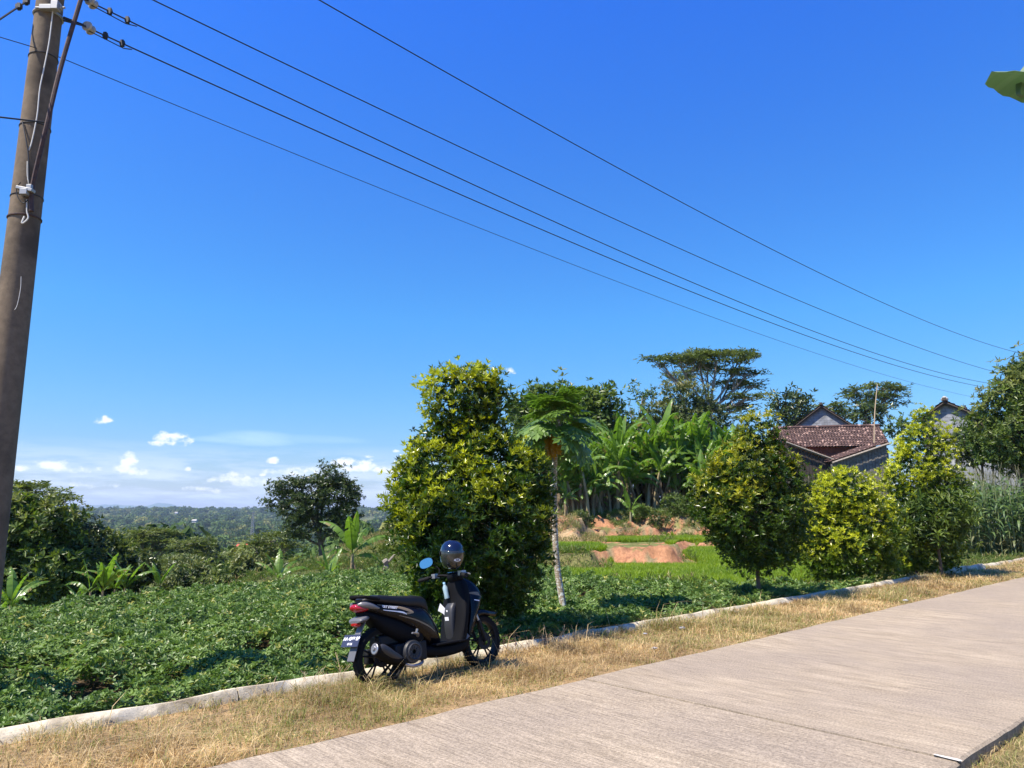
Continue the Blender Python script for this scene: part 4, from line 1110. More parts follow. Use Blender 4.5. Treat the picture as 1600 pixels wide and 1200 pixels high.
# ------------------------------------------------------------------ papaya
pb = GND(885, 978, -.15)
pap = empty('papaya_tree', (pb[0], pb[1], -.18)); tag(pap, 'papaya with a curved pale trunk and large fingered leaves, beside the tall bushy tree', 'papaya tree')
Yp = pb[1]
pts = [tuple(PX(px, py, Yp) - np.array(pap.location)) for px, py in ((885, 978), (879, 940), (871, 890), (867, 830), (866, 760), (868, 690), (874, 656))]
pts[0] = (pts[0][0], pts[0][1], -.05)
mb = MB(); pp = smooth_path(pts, 5); mb.tube(pp, list(np.linspace(.056, .040, len(pp))), 12)
m, nt, out = newmat('papaya_bark')
t = N(nt, 'ShaderNodeTexCoord'); n = N(nt, 'ShaderNodeTexNoise', {'Vector': t.outputs['Object'], 'Scale': 26.0, 'Detail': 4.0})
w_ = N(nt, 'ShaderNodeTexWave', {'Vector': t.outputs['Object'], 'Scale': 9.0, 'Distortion': 3.0}, bands_direction='Z')
r = N(nt, 'ShaderNodeMapRange', {'Value': n.outputs[0], 'From Min': .54, 'From Max': .58})
a1 = N(nt, 'ShaderNodeMix', {0: w_.outputs[0], 6: (.24, .19, .13, 1), 7: (.36, .29, .20, 1)}, data_type='RGBA')
a2 = N(nt, 'ShaderNodeMix', {0: r.outputs[0], 6: a1.outputs[2], 7: (.62, .62, .55, 1)}, data_type='RGBA')
b = N(nt, 'ShaderNodeBsdfPrincipled', {'Base Color': a2.outputs[2], 'Roughness': .85}); nt.links.new(b.outputs[0], out.inputs[0]); M['papbark'] = m
mb.build('trunk', m, pap)
def papaya_leaf(seed, pl, bl):
    r2 = np.random.default_rng(seed); V, F, tt = [], [], []
    # petiole
    rise = .25; P0 = np.array((0, 0, 0.)); P1 = np.array((pl * .5, 0, pl * .5 * rise + .06)); P2 = np.array((pl, 0, pl * rise))
    pth = smooth_path([P0, P1, P2], 3)
    for i in range(len(pth) - 1):
        o = len(V)
        for p in (pth[i], pth[i + 1]):
            V += [tuple(p + np.array((0, .008, 0))), tuple(p + np.array((0, -.008, 0))), tuple(p + np.array((0, 0, .012)))]
        F += [(o, o + 1, o + 4, o + 3), (o + 1, o + 2, o + 5, o + 4), (o + 2, o, o + 3, o + 5)]; tt += [(1, 0)] * 3
    for k, a in enumerate(np.linspace(-2.5, 2.5, 9)):
        ln = bl * (1 - .28 * abs(a) / 2.5) * r2.uniform(.9, 1.1); d = np.array((math.cos(a), math.sin(a), 0)); s = np.array((-d[1], d[0], 0))
        dr = r2.uniform(.25, .5)
        for f0, f1, sd in ((.0, .55, 0), (.35, .75, 1), (.35, .75, -1), (.5, 1.0, 0), (.6, .9, 1), (.6, .9, -1)):
            dd = d if sd == 0 else nrm(d + s * sd * .75); st = P2 + d * ln * f0; le = ln * (f1 - f0) * (1.0 if sd == 0 else 1.0)
            tl = .45
            wd = .11 * bl / .4 * (1.3 if f0 == 0 else .8); st = st - np.array((0, 0, dr * (f0 * ln) ** 1.3)); sx = np.array((-dd[1], dd[0], 0))
            m_ = st + dd * le * .5; e_ = st + dd * le
            o = len(V); Q = [st, m_ + sx * wd * .5 - np.array((0, 0, .02)), e_ - np.array((0, 0, dr * le * .8)), m_ - sx * wd * .5 - np.array((0, 0, .02))]
            for p_ in Q:
                r_ = p_ - P2; V.append((P2[0] + r_[0] * math.cos(tl) + r_[2] * math.sin(tl), P2[1] + r_[1], P2[2] - r_[0] * math.sin(tl) + r_[2] * math.cos(tl)))
            F += [(o, o + 1, o + 2), (o, o + 2, o + 3)]; kk = r2.uniform(.2, .9); tt += [(kk, 0), (kk * .9, 0)]
    me = bpy.data.meshes.new('leaf'); me.from_pydata(V, [], F); me.update()
    a = me.attributes.new('tint', 'FLOAT_COLOR', 'FACE'); buf = np.ones((len(F), 4), np.float32); buf[:, :2] = np.array(tt)
    a.data.foreach_set('color', buf.ravel()); me.materials.append(M['papaya']); return me
PL = [papaya_leaf(s, .50, .42) for s in range(4)]
topv = Vector(pts[-1])
for i in range(28):
    o = link('leaf', PL[i % 4], pap, topv - Vector((0, 0, .012 * i)))
    tilt = -1.35 + 1.95 * (i / 28) ** .9
    o.rotation_euler = (random.uniform(-.45, .45), tilt + random.uniform(-.28, .28), i * 2.4 + random.uniform(-.3, .3)); cscale(o, random.uniform(.72, 1.12) * (.7 if i < 4 else 1))
yl = PL[1].copy()
a = yl.attributes['tint']; buf = np.ones((len(yl.polygons), 4), np.float32); buf[:, 0] = .8; buf[:, 1] = 1; a.data.foreach_set('color', buf.ravel())
for i, aa in enumerate((2.9, 3.4, 4.0)):
    o = link('leaf', yl, pap, topv - Vector((0, 0, .16))); tag(o, 'withered orange leaf'); o.rotation_euler = (0, 1.1, aa); cscale(o, .62)
mb = MB()
for i in range(7):
    a = i * .9; mb.loft([(-.06, 0, 0, .004, .004), (-.035, 0, 0, .03, .03), (.01, 0, 0, .04, .04), (.05, 0, 0, .02, .02), (.06, 0, 0, .003, .003)], seg=8, ex=2, sub=1)
    V = mb.v[-(5 * 8):]
    mb.v[-(5 * 8):] = [(topv.x + math.cos(a) * .07 + v[2], topv.y + math.sin(a) * .07 + v[1], topv.z - .16 - .03 * (i % 3) + v[0]) for v in V]
mb.build('fruit', plain('green_papaya_fruit', (.10, .16, .03), .4), pap)

# ------------------------------------------------------------------ maize
def maize_mesh(seed, H):
    r2 = np.random.default_rng(seed)
    V, F, tt = [], [], []
    def strip(pts, ws, sd, col_):
        o = len(V)
        for p, w in zip(pts, ws): V.extend([tuple(p - sd * w), tuple(p), tuple(p + sd * w)])
        for i in range(len(pts) - 1):
            F.extend([(o + 3 * i, o + 3 * i + 1, o + 3 * i + 4, o + 3 * i + 3), (o + 3 * i + 1, o + 3 * i + 2, o + 3 * i + 5, o + 3 * i + 4)]); tt.extend([col_, (col_[0] * .85, col_[1])])
    for k in range(13):
        z0 = H * (.12 + .75 * k / 12); a = k * math.pi + r2.uniform(-.6, .6); d = np.array((math.cos(a), math.sin(a), 0)); L = r2.uniform(.6, .95) * (1 - .3 * abs(k - 6) / 6)
        s = np.array((-d[1], d[0], r2.uniform(-.3, .3))); t = np.linspace(0, 1, 7); rise = r2.uniform(.9, 1.25); arch = r2.uniform(1.6, 2.6)
        ang = rise - arch * t; P = np.array((0, 0, z0)) + np.cumsum(np.stack([np.cos(ang) * d[0], np.cos(ang) * d[1], np.sin(ang)], 1) * L / 7, 0)
        strip(P, .042 * np.array([.5, .9, 1, .9, .7, .45, .05]), s, (r2.uniform(.2, 1), (k < 3) * r2.uniform(.4, 1)))
    for k in range(7):
        a = r2.uniform(0, 6.28); d = np.array((math.cos(a) * .5, math.sin(a) * .5, 1)); P = np.array((0, 0, H)) + d * np.linspace(0, .3, 4)[:, None]
        strip(P, [.005] * 4, np.array((-d[1], d[0], 0)), (1, .9))
    me = bpy.data.meshes.new('leaves'); me.from_pydata(V, [], F); me.update()
    a = me.attributes.new('tint', 'FLOAT_COLOR', 'FACE'); buf = np.ones((len(F), 4), np.float32); buf[:, :2] = np.array(tt); a.data.foreach_set('color', buf.ravel()); me.materials.append(M['maize'])
    mb = MB(); mb.tube([(0, 0, -.1), (.02, 0, H * .5), (0, 0, H + .05)], [.016, .013, .006], 6)
    return me, mb
mz = []
for i in range(6):
    H = [2.35, 2.5, 2.2, 2.6, 2.4, 2.3][i]; me, mb = maize_mesh(200 + i, H)
    rt = empty('maize_plant'); tag(rt, 'tall maize plant in the stand beyond the kerb, under the big leafy tree', 'maize plant', 'maize plants beyond the kerb')
    mb.build('stalk', plain('maize_stalk', (.13, .16, .06), .6), rt); link('leaves', me, rt); mz.append(rt)
cnt = 0
for i in range(190):
    px = 1492 + (i % 19) * 9.2 + rng.uniform(-4, 4); Y = 26.6 + (i // 19) * .62 + rng.uniform(-.25, .25)
    x = PX(px, 800, Y)[0]; y = Y
    o = mz[cnt] if cnt < 6 else copy_tree(mz[rng.integers(6)]); cnt += 1
    o.location = (x, y, gz(x, y)); o.rotation_euler.z = rng.uniform(0, 6.28); cscale(o, float(rng.uniform(1.0, 1.24)))
mid_label = 'maize plant in the far patch between the yellow tipped trees, below the tiled roof'
for i in range(54):
    px = 1232 + (i * 9.7) % 130; Y = 36 + (i // 14) * 1.0 + rng.uniform(-.3, .3); x = PX(px, 800, Y)[0]
    o = copy_tree(mz[rng.integers(6)]); tag(o, mid_label, 'maize plant', 'maize plants below the tiled house'); o.location = (x, Y, gz(x, Y) + .3); o.rotation_euler.z = rng.uniform(0, 6.28); cscale(o, float(rng.uniform(.85, 1.1)))
print('maize', cnt, 'bananas', nb)

# ------------------------------------------------------------------ dead stump on the slope
sb_ = basep(606, 20.3)
st_ = empty('dead_stump', sb_); tag(st_, 'grey dead tree stump with one bare branch reaching right, at the far field edge', 'tree stump')
mb = MB(); S = lambda px, py: tuple(PX(px, py, 20.3) - np.array(sb_))
mb.tube(smooth_path([S(612, 920), S(608, 900), S(603, 880)], 3), list(np.linspace(.09, .05, 7)), 8)
mb.tube(smooth_path([S(598, 916), S(600, 898), S(604, 880)], 3), list(np.linspace(.07, .05, 7)), 8)
mb.tube(smooth_path([S(600, 880), S(606, 875)], 2), [.08, .085, .06], 8)
mb.build('trunk', M['palebark'], st_)
mb = MB(); mb.tube(smooth_path([S(607, 878), S(616, 868), S(626, 864), S(634, 861)], 3), list(np.linspace(.035, .018, 10)), 7); mb.build('branch', M['palebark'], st_)

# ------------------------------------------------------------------ houses
def brickmat(name, c1, c2, mortar, sx, rot=None):
    m, nt, out = newmat(name); t = N(nt, 'ShaderNodeTexCoord'); s = N(nt, 'ShaderNodeSeparateXYZ', {0: t.outputs['Object']})
    xy = N(nt, 'ShaderNodeMath', {0: s.outputs[0], 1: s.outputs[1]}, operation='ADD')
    c = N(nt, 'ShaderNodeCombineXYZ', {0: xy.outputs[0], 1: s.outputs[2]})
    bt = N(nt, 'ShaderNodeTexBrick', {'Vector': c.outputs[0], 'Color1': c4(c1), 'Color2': c4(c2), 'Mortar': c4(mortar), 'Scale': 1.0, 'Brick Width': sx, 'Row Height': sx * .5, 'Mortar Size': .012, 'Mortar Smooth': .2})
    n = N(nt, 'ShaderNodeTexNoise', {'Vector': t.outputs['Object'], 'Scale': 3.0, 'Detail': 6.0}); r = N(nt, 'ShaderNodeMapRange', {'Value': n.outputs[0], 'From Min': .3, 'From Max': .7, 'To Min': .65, 'To Max': 1.25})
    v = N(nt, 'ShaderNodeVectorMath', {0: bt.outputs[0]}, operation='SCALE'); nt.links.new(r.outputs[0], v.inputs['Scale'])
    b = N(nt, 'ShaderNodeBsdfPrincipled', {'Base Color': v.outputs[0], 'Roughness': .95}); nt.links.new(b.outputs[0], out.inputs[0]); return m
M['block'] = brickmat('grey_block_wall', (.20, .21, .235), (.26, .27, .29), (.13, .13, .14), .42)
M['brick'] = brickmat('dark_red_brick', (.20, .065, .045), (.26, .09, .06), (.12, .08, .07), .24)
M['whitewall'] = plain('whitewashed_wall', (.40, .40, .38), .9, var=.25, scale=2)
M['timber'] = plain('dark_weathered_timber', (.06, .045, .035), .9)
M['plank'] = plain('grey_plank', (.24, .22, .19), .9, var=.5, scale=7)
def tilemat(name, base_, pale, amount):
    m, nt, out = newmat(name); t = N(nt, 'ShaderNodeTexCoord')
    mp = N(nt, 'ShaderNodeMapping', {'Vector': t.outputs['Object'], 'Scale': (5.6, 5.0, 5.0)})
    vo = N(nt, 'ShaderNodeTexVoronoi', {'Vector': mp.outputs[0], 'Scale': 1.0}); s = N(nt, 'ShaderNodeSeparateColor', {0: vo.outputs['Color']})
    r = N(nt, 'ShaderNodeMapRange', {'Value': s.outputs[0], 'From Min': 1 - amount, 'From Max': 1 - amount + .04})
    n = N(nt, 'ShaderNodeTexNoise', {'Vector': t.outputs['Object'], 'Scale': 2.5, 'Detail': 7.0, 'Roughness': .7}); r2_ = N(nt, 'ShaderNodeMapRange', {'Value': n.outputs[0], 'From Min': .35, 'From Max': .65})
    a1 = N(nt, 'ShaderNodeMix', {0: r2_.outputs[0], 6: c4(tuple(x * .55 for x in base_)), 7: c4(base_)}, data_type='RGBA')
    a2 = N(nt, 'ShaderNodeMix', {0: r.outputs[0], 6: a1.outputs[2], 7: c4(pale)}, data_type='RGBA')
    b = N(nt, 'ShaderNodeBsdfPrincipled', {'Base Color': a2.outputs[2], 'Roughness': .9}); nt.links.new(b.outputs[0], out.inputs[0]); return m
M['tile'] = tilemat('mottled_clay_tile', (.105, .058, .046), (.36, .235, .185), .13)
M['tile2'] = tilemat('orange_clay_tile', (.42, .17, .12), (.62, .36, .28), .3)
def tiled_slope(a, b_, c, d, mb, pitch=.24):
    """corrugated tile surface: a-b the ridge, d-c the eave."""
    a, b_, c, d = map(np.array, (a, b_, c, d)); nu = max(6, int(np.linalg.norm(b_ - a) / pitch * 4)); nv = max(3, int(np.linalg.norm(d - a) / .28))
    nn = nrm(np.cross(b_ - a, d - a)); nn = nn if nn[2] > 0 else -nn
    V = []
    for j in range(nv):
        for e in (0, 1):
            v_ = (j + e) / nv
            for i in range(nu + 1):
                u_ = i / nu; p = (a * (1 - u_) + b_ * u_) * (1 - v_) + (d * (1 - u_) + c * u_) * v_
                V.append(p + nn * (.03 * math.cos(i / 4 * 2 * math.pi) + .045 * e + .05 + .012 * math.sin(i * 1.7 + j * 2.3)))
    F_ = []
    w = nu + 1
    for j in range(nv * 2 - 1):
        for i in range(nu): F_.append((j * w + i, j * w + i + 1, (j + 1) * w + i + 1, (j + 1) * w + i))
    mb.add(V, F_)
def gable_house(label, peak, eL, eR, Y, depth, wall_mat, base_z, rafters=True, roofmat='tile', name='block_house', turn=1.15):
    pk, l, r_ = PX(*peak, Y), PX(*eL, Y), PX(*eR, Y)
    l[2] = r_[2] = (l[2] + r_[2]) / 2
    root = empty(name, (pk[0], Y, base_z)); tag(root, label, 'house')
    o = np.array((pk[0], Y, base_z)); az_ = math.atan2(pk[0], Y); root.rotation_euler.z = -az_ * turn
    l[0] = o[0] + (l[0] - o[0]) * math.cos(az_); r_[0] = o[0] + (r_[0] - o[0]) * math.cos(az_)
    hw = (r_[0] - l[0]) / 2 * .86
    mb = MB(); zi = l[2] + (pk[2] - l[2]) * (1 - .86) - .05
    pts = [(-hw, 0), (hw, 0), (hw, zi - base_z), (0, pk[2] - base_z - .12), (-hw, zi - base_z)]
    mb.add([(x, y, z) for y in (.25, depth) for x, z in pts], [(0, 1, 2, 3, 4), (9, 8, 7, 6, 5)] + [(i, 5 + i, 5 + (i + 1) % 5, (i + 1) % 5) for i in range(5)])
    mb.build('wall', wall_mat, root, smooth=False)
    mb = MB()
    for e, sgn in ((l, -1), (r_, 1)):
        ex = e - o
        p0, p1 = np.array((0, -.15, pk[2] - o[2])), np.array((0, depth + .3, pk[2] - o[2])); q0, q1 = np.array((ex[0], -.15, ex[2])), np.array((ex[0], depth + .3, ex[2]))
        tiled_slope(p0, p1, q1, q0, mb)
    mb.tube([(0, -.2, pk[2] - o[2] + .12), (0, depth + .3, pk[2] - o[2] + .12)], .13, 8)
    mb.build('roof', M[roofmat], root, smooth=False)
    mb = MB()
    for e in (l, r_):
        ex = e - o
        mb.tube([(0, -.05, pk[2] - o[2] - .04), (ex[0], -.05, ex[2] - .04)], .09, 4)
    mb.box((0, -.1, pk[2] - o[2] + .17), (.22, .3, .18)); mb.build('bargeboard', M['timber'], root, smooth=False)
    return root
hz0 = gz(PX(1283, 690, 60)[0], 60)
gable_house('grey block house with a dark tiled gable rising behind the mottled roof', (1283, 634), (1234, 670), (1334, 668), 62, 9, M['block'], hz0)
rz = gz(PX(1478, 690, 46)[0], 46)
hr = gable_house('grey block house with white ridge cap beside the big leafy tree', (1476, 628), (1436, 650), (1530, 656), 46, 9, M['block'], rz)
mb = MB(); c = PX(1476, 626, 46) - np.array(hr.location); mb.lathe([(.0, .0), (.2, .0), (.22, .12), (.1, .25), (0, .3)], (c[0], 0, c[2]), 'Z', 10); mb.build('ridge_cap', M['whitewall'], hr)
mb = MB(); c = PX(1503, 640, 46) - np.array(hr.location); mb.tube([(c[0], .5, c[2] - .2), (c[0], .5, c[2] + .25)], .05, 6); mb.lathe([(0, 0), (.12, .02), (.1, .12), (0, .15)], (c[0], .5, c[2]), 'Z', 8); mb.build('chimney', M['timber'], hr)
# whitewashed garden wall
wl = PX(1490, 735, 42); wr = PX(1640, 735, 42); wt_ = PX(1500, 702, 42)[2]
mb = MB(); mb.box(((wl[0] + wr[0]) / 2, 42, (wt_ + rz - 1) / 2), (wr[0] - wl[0], .25, wt_ - rz + 1)); tag(mb.build('garden_wall', M['whitewall'], None, smooth=False, bevel=.02), 'low whitewashed wall behind the maize and small dark tree', 'wall')
# tiled house with brick wall
Yh = 56; hb = gz(PX(1300, 690, Yh)[0], Yh)
th = empty('tiled_house', (PX(1300, 690, Yh)[0], Yh, hb)); tag(th, 'low brick house under a wide mottled red tile roof between the yellow tipped trees', 'house'); o0 = np.array(th.location)
H_ = lambda px, py, dy=0: PX(px, py, Yh + dy) - o0
mb = MB(); tiled_slope(H_(1208, 671, 3), H_(1374, 667, 3), H_(1392, 697, 0), H_(1216, 700, 0), mb)
e1 = H_(1208, 671, 3); e2 = H_(1374, 667, 3)
tiled_slope(e1, e2, e2 + np.array((.3, 3, -1.6)), e1 + np.array((-.3, 3, -1.6)), mb)
mb.tube([e1 + (0, 0, .12), e2 + (0, 0, .12)], .12, 8)
mb.build('roof', M['tile'], th, smooth=False)
w0, w1 = H_(1222, 700, .6), H_(1384, 700, .6)
mb = MB(); mb.box(((w0[0] + w1[0]) / 2, 3.0, w0[2] / 2 + .05), (w1[0] - w0[0], 4.6, w0[2] + .1)); mb.build('wall', M['brick'], th, smooth=False)
for px in (1226, 1255, 1330, 1386): mb = MB(); c = H_(px, 700, .25); mb.box((c[0], .3, c[2] / 2), (.14, .14, c[2])); mb.build('post', M['timber'], th, smooth=False)
# two sheds in front whose roof edges make a valley
def shed(label, p_hi, p_lo, Y, base_px, mt, wallm):
    a, b_ = PX(*p_hi, Y), PX(*p_lo, Y); z0 = gz((a[0] + b_[0]) / 2, Y)
    root = empty('lean_to_shed', ((a[0] + b_[0]) / 2, Y, z0)); tag(root, label, 'shed'); o = np.array(root.location)
    a, b_ = a - o, b_ - o
    mb = MB(); tiled_slope(a, a + (0, 4.5, .0), b_ + (0, 4.5, 0), b_, mb); mb.build('roof', M[mt], root, smooth=False)
    mb = MB(); mb.tube([a - (0, .06, .06), b_ - (0, .06, .06)], .08, 4); mb.build('bargeboard', M['palebark'], root, smooth=False)
    mb = MB(); lo, hi = (a, b_) if a[0] < b_[0] else (b_, a); n = int((hi[0] - lo[0]) / .22)
    for i in range(n):
        x0 = lo[0] + (hi[0] - lo[0]) * (i + .5) / n; zt = lo[2] + (hi[2] - lo[2]) * (i + .5) / n - .15
        mb.box((x0, .25 + .015 * (i % 2), zt / 2 - .1), (.20, .03, zt + .2))
    mb.build('plank_wall', wallm, root, smooth=False)
shed('open lean-to shed with orange tile edge sloping down under the mottled roof', (1228, 690), (1302, 717), 52, None, 'tile2', M['timber'])
shed('grey plank shed with thin roof edge rising toward the pointed yellow green tree', (1388, 692), (1300, 722), 51, None, 'tile', M['plank'])
c0 = PX(1366, 692, 55.5); c1 = PX(1371, 600, 55.5)
mb = MB(); pp = smooth_path([c0, (c0 + c1) / 2 + (-.08, 0, 0), c1], 4); mb.tube(pp, list(np.linspace(.055, .03, len(pp))), 6); mb.tube([c1 + (-.1, 0, -.3), c1 + (.1, 0, -.3)], .02, 5)
tag(mb.build('bamboo_mast', plain('pale_bamboo', (.42, .32, .20), .6)), 'thin pale bamboo mast standing over the mottled tile roof', 'mast')

# ------------------------------------------------------------------ distant built things
def far_house(label, px, py, Y, w, wallc, roofc):
    c = PX(px, py, Y); root = empty('far_house', (c[0], Y, c[2])); tag(root, label, 'house')
    mb = MB(); mb.box((0, w * .4, 0), (w, w * .8, w * .5)); mb.build('wall', plain('far_wall', wallc, .9), root, smooth=False)
    mb = MB(); h = w * .25; V = [(-w * .6, -.1 * w, h), (w * .6, -.1 * w, h), (w * .6, w * .9, h), (-w * .6, w * .9, h), (-w * .5, w * .4, h * 2), (w * .5, w * .4, h * 2)]
    mb.add(V, [(0, 1, 5, 4), (1, 2, 5), (2, 3, 4, 5), (3, 0, 4), (3, 2, 1, 0)]); mb.build('roof', plain('far_roof', roofc, .8), root, smooth=False)
far_house('small house with a bright red roof among the valley trees', 377, 859, 150, 2.2, (.45, .5, .6), (.50, .07, .05))
far_house('tiny pale house in the far forest, right of the valley centre', 303, 815, 620, 3.5, (.4, .4, .38), (.45, .43, .4))
far_house('tiny white building speck high in the distant forest', 275, 802, 1400, 5, (.4, .4, .4), (.45, .43, .42))
tb = PX(393.5, 842, 420); tt_ = PX(393.5, 800, 420)
tw = empty('telecom_tower', tuple(tb)); tag(tw, 'slender grey lattice mast rising from the far valley forest', 'tower')
mb = MB(); Ht = tt_[2] - tb[2]
for a, b_ in ((-1, -1), (1, -1), (1, 1), (-1, 1)): mb.tube([(a * .8, b_ * .8, -4), (a * .35, b_ * .35, Ht)], [.14, .10], 4)
for k in range(12):
    z = Ht * k / 12; w = .8 - .45 * k / 12
    for a, b_, c_, d in ((-1, -1, 1, -1), (1, -1, 1, 1), (1, 1, -1, 1), (-1, 1, -1, -1)): mb.tube([(a * w, b_ * w, z), (c_ * w, d * w, z + Ht / 12)], .07, 4)
mb.build('lattice_frame', M['galv'], tw, smooth=False)
mb = MB(); mb.tube([(0, 0, Ht), (0, 0, Ht + 2.5)], .08, 5); mb.build('antenna', M['galv'], tw)

# ------------------------------------------------------------------ utility pole and its lines
PY0 = 6.8
pt, pm = PX(82, 0, PY0), PX(28, 400, PY0)
pxx = (pt[0] + pm[0]) / 2
pole = empty('utility_pole', (pxx, PY0, -.2)); tag(pole, 'tall round weathered concrete utility pole with conduit and clamps', 'utility pole')
po = np.array(pole.location)
mb = MB(); PH = 9.6
hs_l = [0, 1.5, 3, 4.5, 6, 7.5, PH]
mb.tube([(0, 0, h) for h in hs_l], [.165 - .0062 * h for h in hs_l], 28); mb.build('pole_shaft', M['pole'], pole)
def prad(h): return .165 - .0062 * h
def PP(px, py, out_=.0):                                # a point on the camera side of the shaft seen at a pixel, local
    d = cdir(px, py); a = np.array((0, 0, EYE)) + d * (PY0 / d[1])
    for _ in range(3):
        h = a[2] - po[2]; rr = prad(h) + out_; off = np.clip(a[0] - po[0], -rr * .98, rr * .98)
        y = PY0 - math.sqrt(max(rr * rr - off * off, 0)); a = np.array((0, 0, EYE)) + d * (y / d[1])
    return a - po
def ppath(pts, out_=.012, sub=5): return smooth_path([PP(a, b_, out_) for a, b_ in pts], sub)
def band_(h, r_, th, mat, name, tilt=0):
    mb = MB(); n = 28; P = [((prad(h) + r_) * math.cos(t), (prad(h) + r_) * math.sin(t), h + tilt * math.cos(t)) for t in np.linspace(0, 2 * math.pi, n + 1)]
    mb.tube(P, th, 6); return mb.build(name, mat, pole)
# leaning rusty conduit pipe from the lower clamp up past the frame
p0 = PP(50, 330, .02); p1 = PP(62, 250, .03)
A = PX(95, 105, PY0 - .12) - po; B = PX(126, 0, PY0 - .05) - po; Cc = B + (B - A) * .9
mb = MB(); pp = smooth_path([PP(49, 330, .02), PP(51, 290, .03), PX(72, 200, PY0 - .19) - po, A, B, Cc], 4); mb.tube(pp, .021, 8); mb.build('conduit', M['rust'], pole)
mb = MB(); mb.tube(ppath([(83, 12), (80, 40), (76, 70), (68, 110), (62, 140), (58, 180), (50, 220), (45, 235)]), .0065, 6); mb.tube(ppath([(43, 252), (43, 275), (46, 292), (45, 305)]), .0065, 6)
mb.tube(ppath([(42, 312), (42, 330), (44, 340), (38, 347), (34, 348), (38, 338)], .02), .0075, 6); mb.build('pale_cable', M['whitewire'], pole)
mb = MB(); mb.tube(ppath([(35, 190), (40, 215), (44, 240), (45, 270), (46, 300)], .02), .007, 6)
mb.tube(ppath([(32, 285), (26, 295), (28, 308), (36, 317), (44, 312)], .03), .005, 5); mb.tube(ppath([(30, 292), (32, 302), (40, 308)], .03), .005, 5); mb.build('black_cable', M['wire'], pole)
mb = MB(); mb.tube(ppath([(33, 432), (32, 452), (27, 476), (23, 484)]), .0025, 5); mb.build('loose_wire', M['whitewire'], pole)
for py, px_, rr in ((82, 75, .006), (192, 60, .006), (302, 45, .005), (335, 40, .010)):
    h = PP(px_, py)[2]; band_(h, .002, rr, M['rust'] if py > 320 else M['wire'], 'wire_band', .01)
mb = MB(); c = PP(40, 296, .05); mb.box(tuple(c), (.16, .06, .03), Matrix.Rotation(.2, 3, 'Y')); mb.box(tuple(c + (.0, 0, -.03)), (.07, .07, .06)); mb.box(tuple(PP(47, 293, .05)), (.05, .05, .05)); mb.build('clamp', M['galv'], pole, bevel=.004)
mb = MB(); c = PP(80, 12, .04); hC = c[2]; mb.box(tuple(c), (.22, .05, .05)); mb.tube([c + (-.16, 0, 0), c + (.14, 0, .0)], .012, 6); mb.box(tuple(c + (.06, -.02, 0)), (.07, .07, .09)); mb.build('clamp', M['galv'], pole, bevel=.004)
band_(hC, .004, .014, M['galv'], 'clamp_band')
# cross arms above the frame
mb = MB(); mb.box((0, 0, 8.9 - 0), (2.0, .09, .09), Matrix.Rotation(math.atan2(RN[1], RN[0]), 3, 'Z')); mb.build('cross_arm', M['galv'], pole, bevel=.004)
mb = MB(); mb.tube([(RD[0] * .1, RD[1] * .1, 5), (RD[0] * .1, RD[1] * .1, 5)], .01, 4)
def insulator(px, py, Yd, parent, arm_from):
    c = PX(px, py, Yd) - po
    mb = MB(); mb.lathe([(0, -.05), (.045, -.05), (.056, -.035), (.030, -.012), (.030, .012), (.056, .035), (.045, .05), (0, .05)], tuple(c), 'Y', 18)
    ins = mb.build('insulator', M['porcelain'], parent)
    mb = MB(); mb.tube([arm_from, c + (-.03, 0, .02)], .016, 6); mb.tube([arm_from + np.array((0, 0, -.03)), c + (0, -.06, -.02)], .010, 6); mb.build('bracket', M['wire'], parent)
    return c
i1 = insulator(139, 44, PY0 + .25, pole, PP(100, 28, .0)); i2 = insulator(143, 4, PY0 + .27, pole, PP(103, -12, .0))
far = np.array((22.4, 32.2))
fp = empty('utility_pole', (far[0], far[1], gz(far[0], far[1]) - .2)); tag(fp, 'second concrete pole where the lines end behind the big leafy tree', 'utility pole')
mb = MB(); fh = PX(1590, 600, far[1])[2] - gz(far[0], far[1]) + .2; mb.tube([(0, 0, 0), (0, 0, fh)], [.17, .11], 16); mb.build('pole_shaft', M['pole'], fp)
def wire(name, label, p_start, p_end, mid_px, rad, extra=None):
    """hang a line from p_start to p_end, its sag solved so that it passes the height seen at mid_px."""
    p0, p1 = np.array(p_start), np.array(p_end)
    best = None
    for sg in np.linspace(0, 1.6, 161):
        t = np.linspace(0, 1, 200)[:, None]; P = p0 + (p1 - p0) * t; P[:, 2] -= 4 * sg * (t * (1 - t))[:, 0]
        f = math.cos(PITCH) * P[:, 1] + math.sin(PITCH) * (P[:, 2] - EYE); upc = -math.sin(PITCH) * P[:, 1] + math.cos(PITCH) * (P[:, 2] - EYE)
        px = 800 + F_PX * P[:, 0] / f; py = 600 - F_PX * upc / f
        o_ = np.argsort(px); e = abs(np.interp(mid_px[0], px[o_], py[o_]) - mid_px[1])
        if best is None or e < best[0]: best = (e, sg)
    sg = best[1]; t = np.linspace(0, 1, 70) ** 1.3
    P = [tuple(p0 + (p1 - p0) * q - np.array((0, 0, 4 * sg * q * (1 - q)))) for q in t]
    mb = MB(); mb.tube(P, rad, 5)
    if extra: extra(mb, P)
    print(name, 'sag', sg, 'err', best[0])
    return tag(mb.build(name, M['wire']), label, 'power line')
def end_at(px, py): return PX(px, py, far[1])
zf = lambda p: p
def spacers(ts):
    def f(mb, P):
        A_, B_ = np.array(P[0]), np.array(P[1]); d = nrm((np.array(P[3]) - A_))
        for q in ts:
            c = A_ + d * q; mb.box(tuple(c), (.035, .035, .07)); mb.box(tuple(c), (.05, .03, .03))
        mb.tube([A_ + (0, 0, -.03), A_ + d * .35 + (0, 0, -.05), A_ + d * (max(ts) + .1) + (0, 0, -.02)], .006, 5)
    return f
wire('power_line', 'lower thick line leaving the lower insulator of the pole', po + i1, end_at(1545, 606), (800, 339), .0085, spacers((.16, .33)))
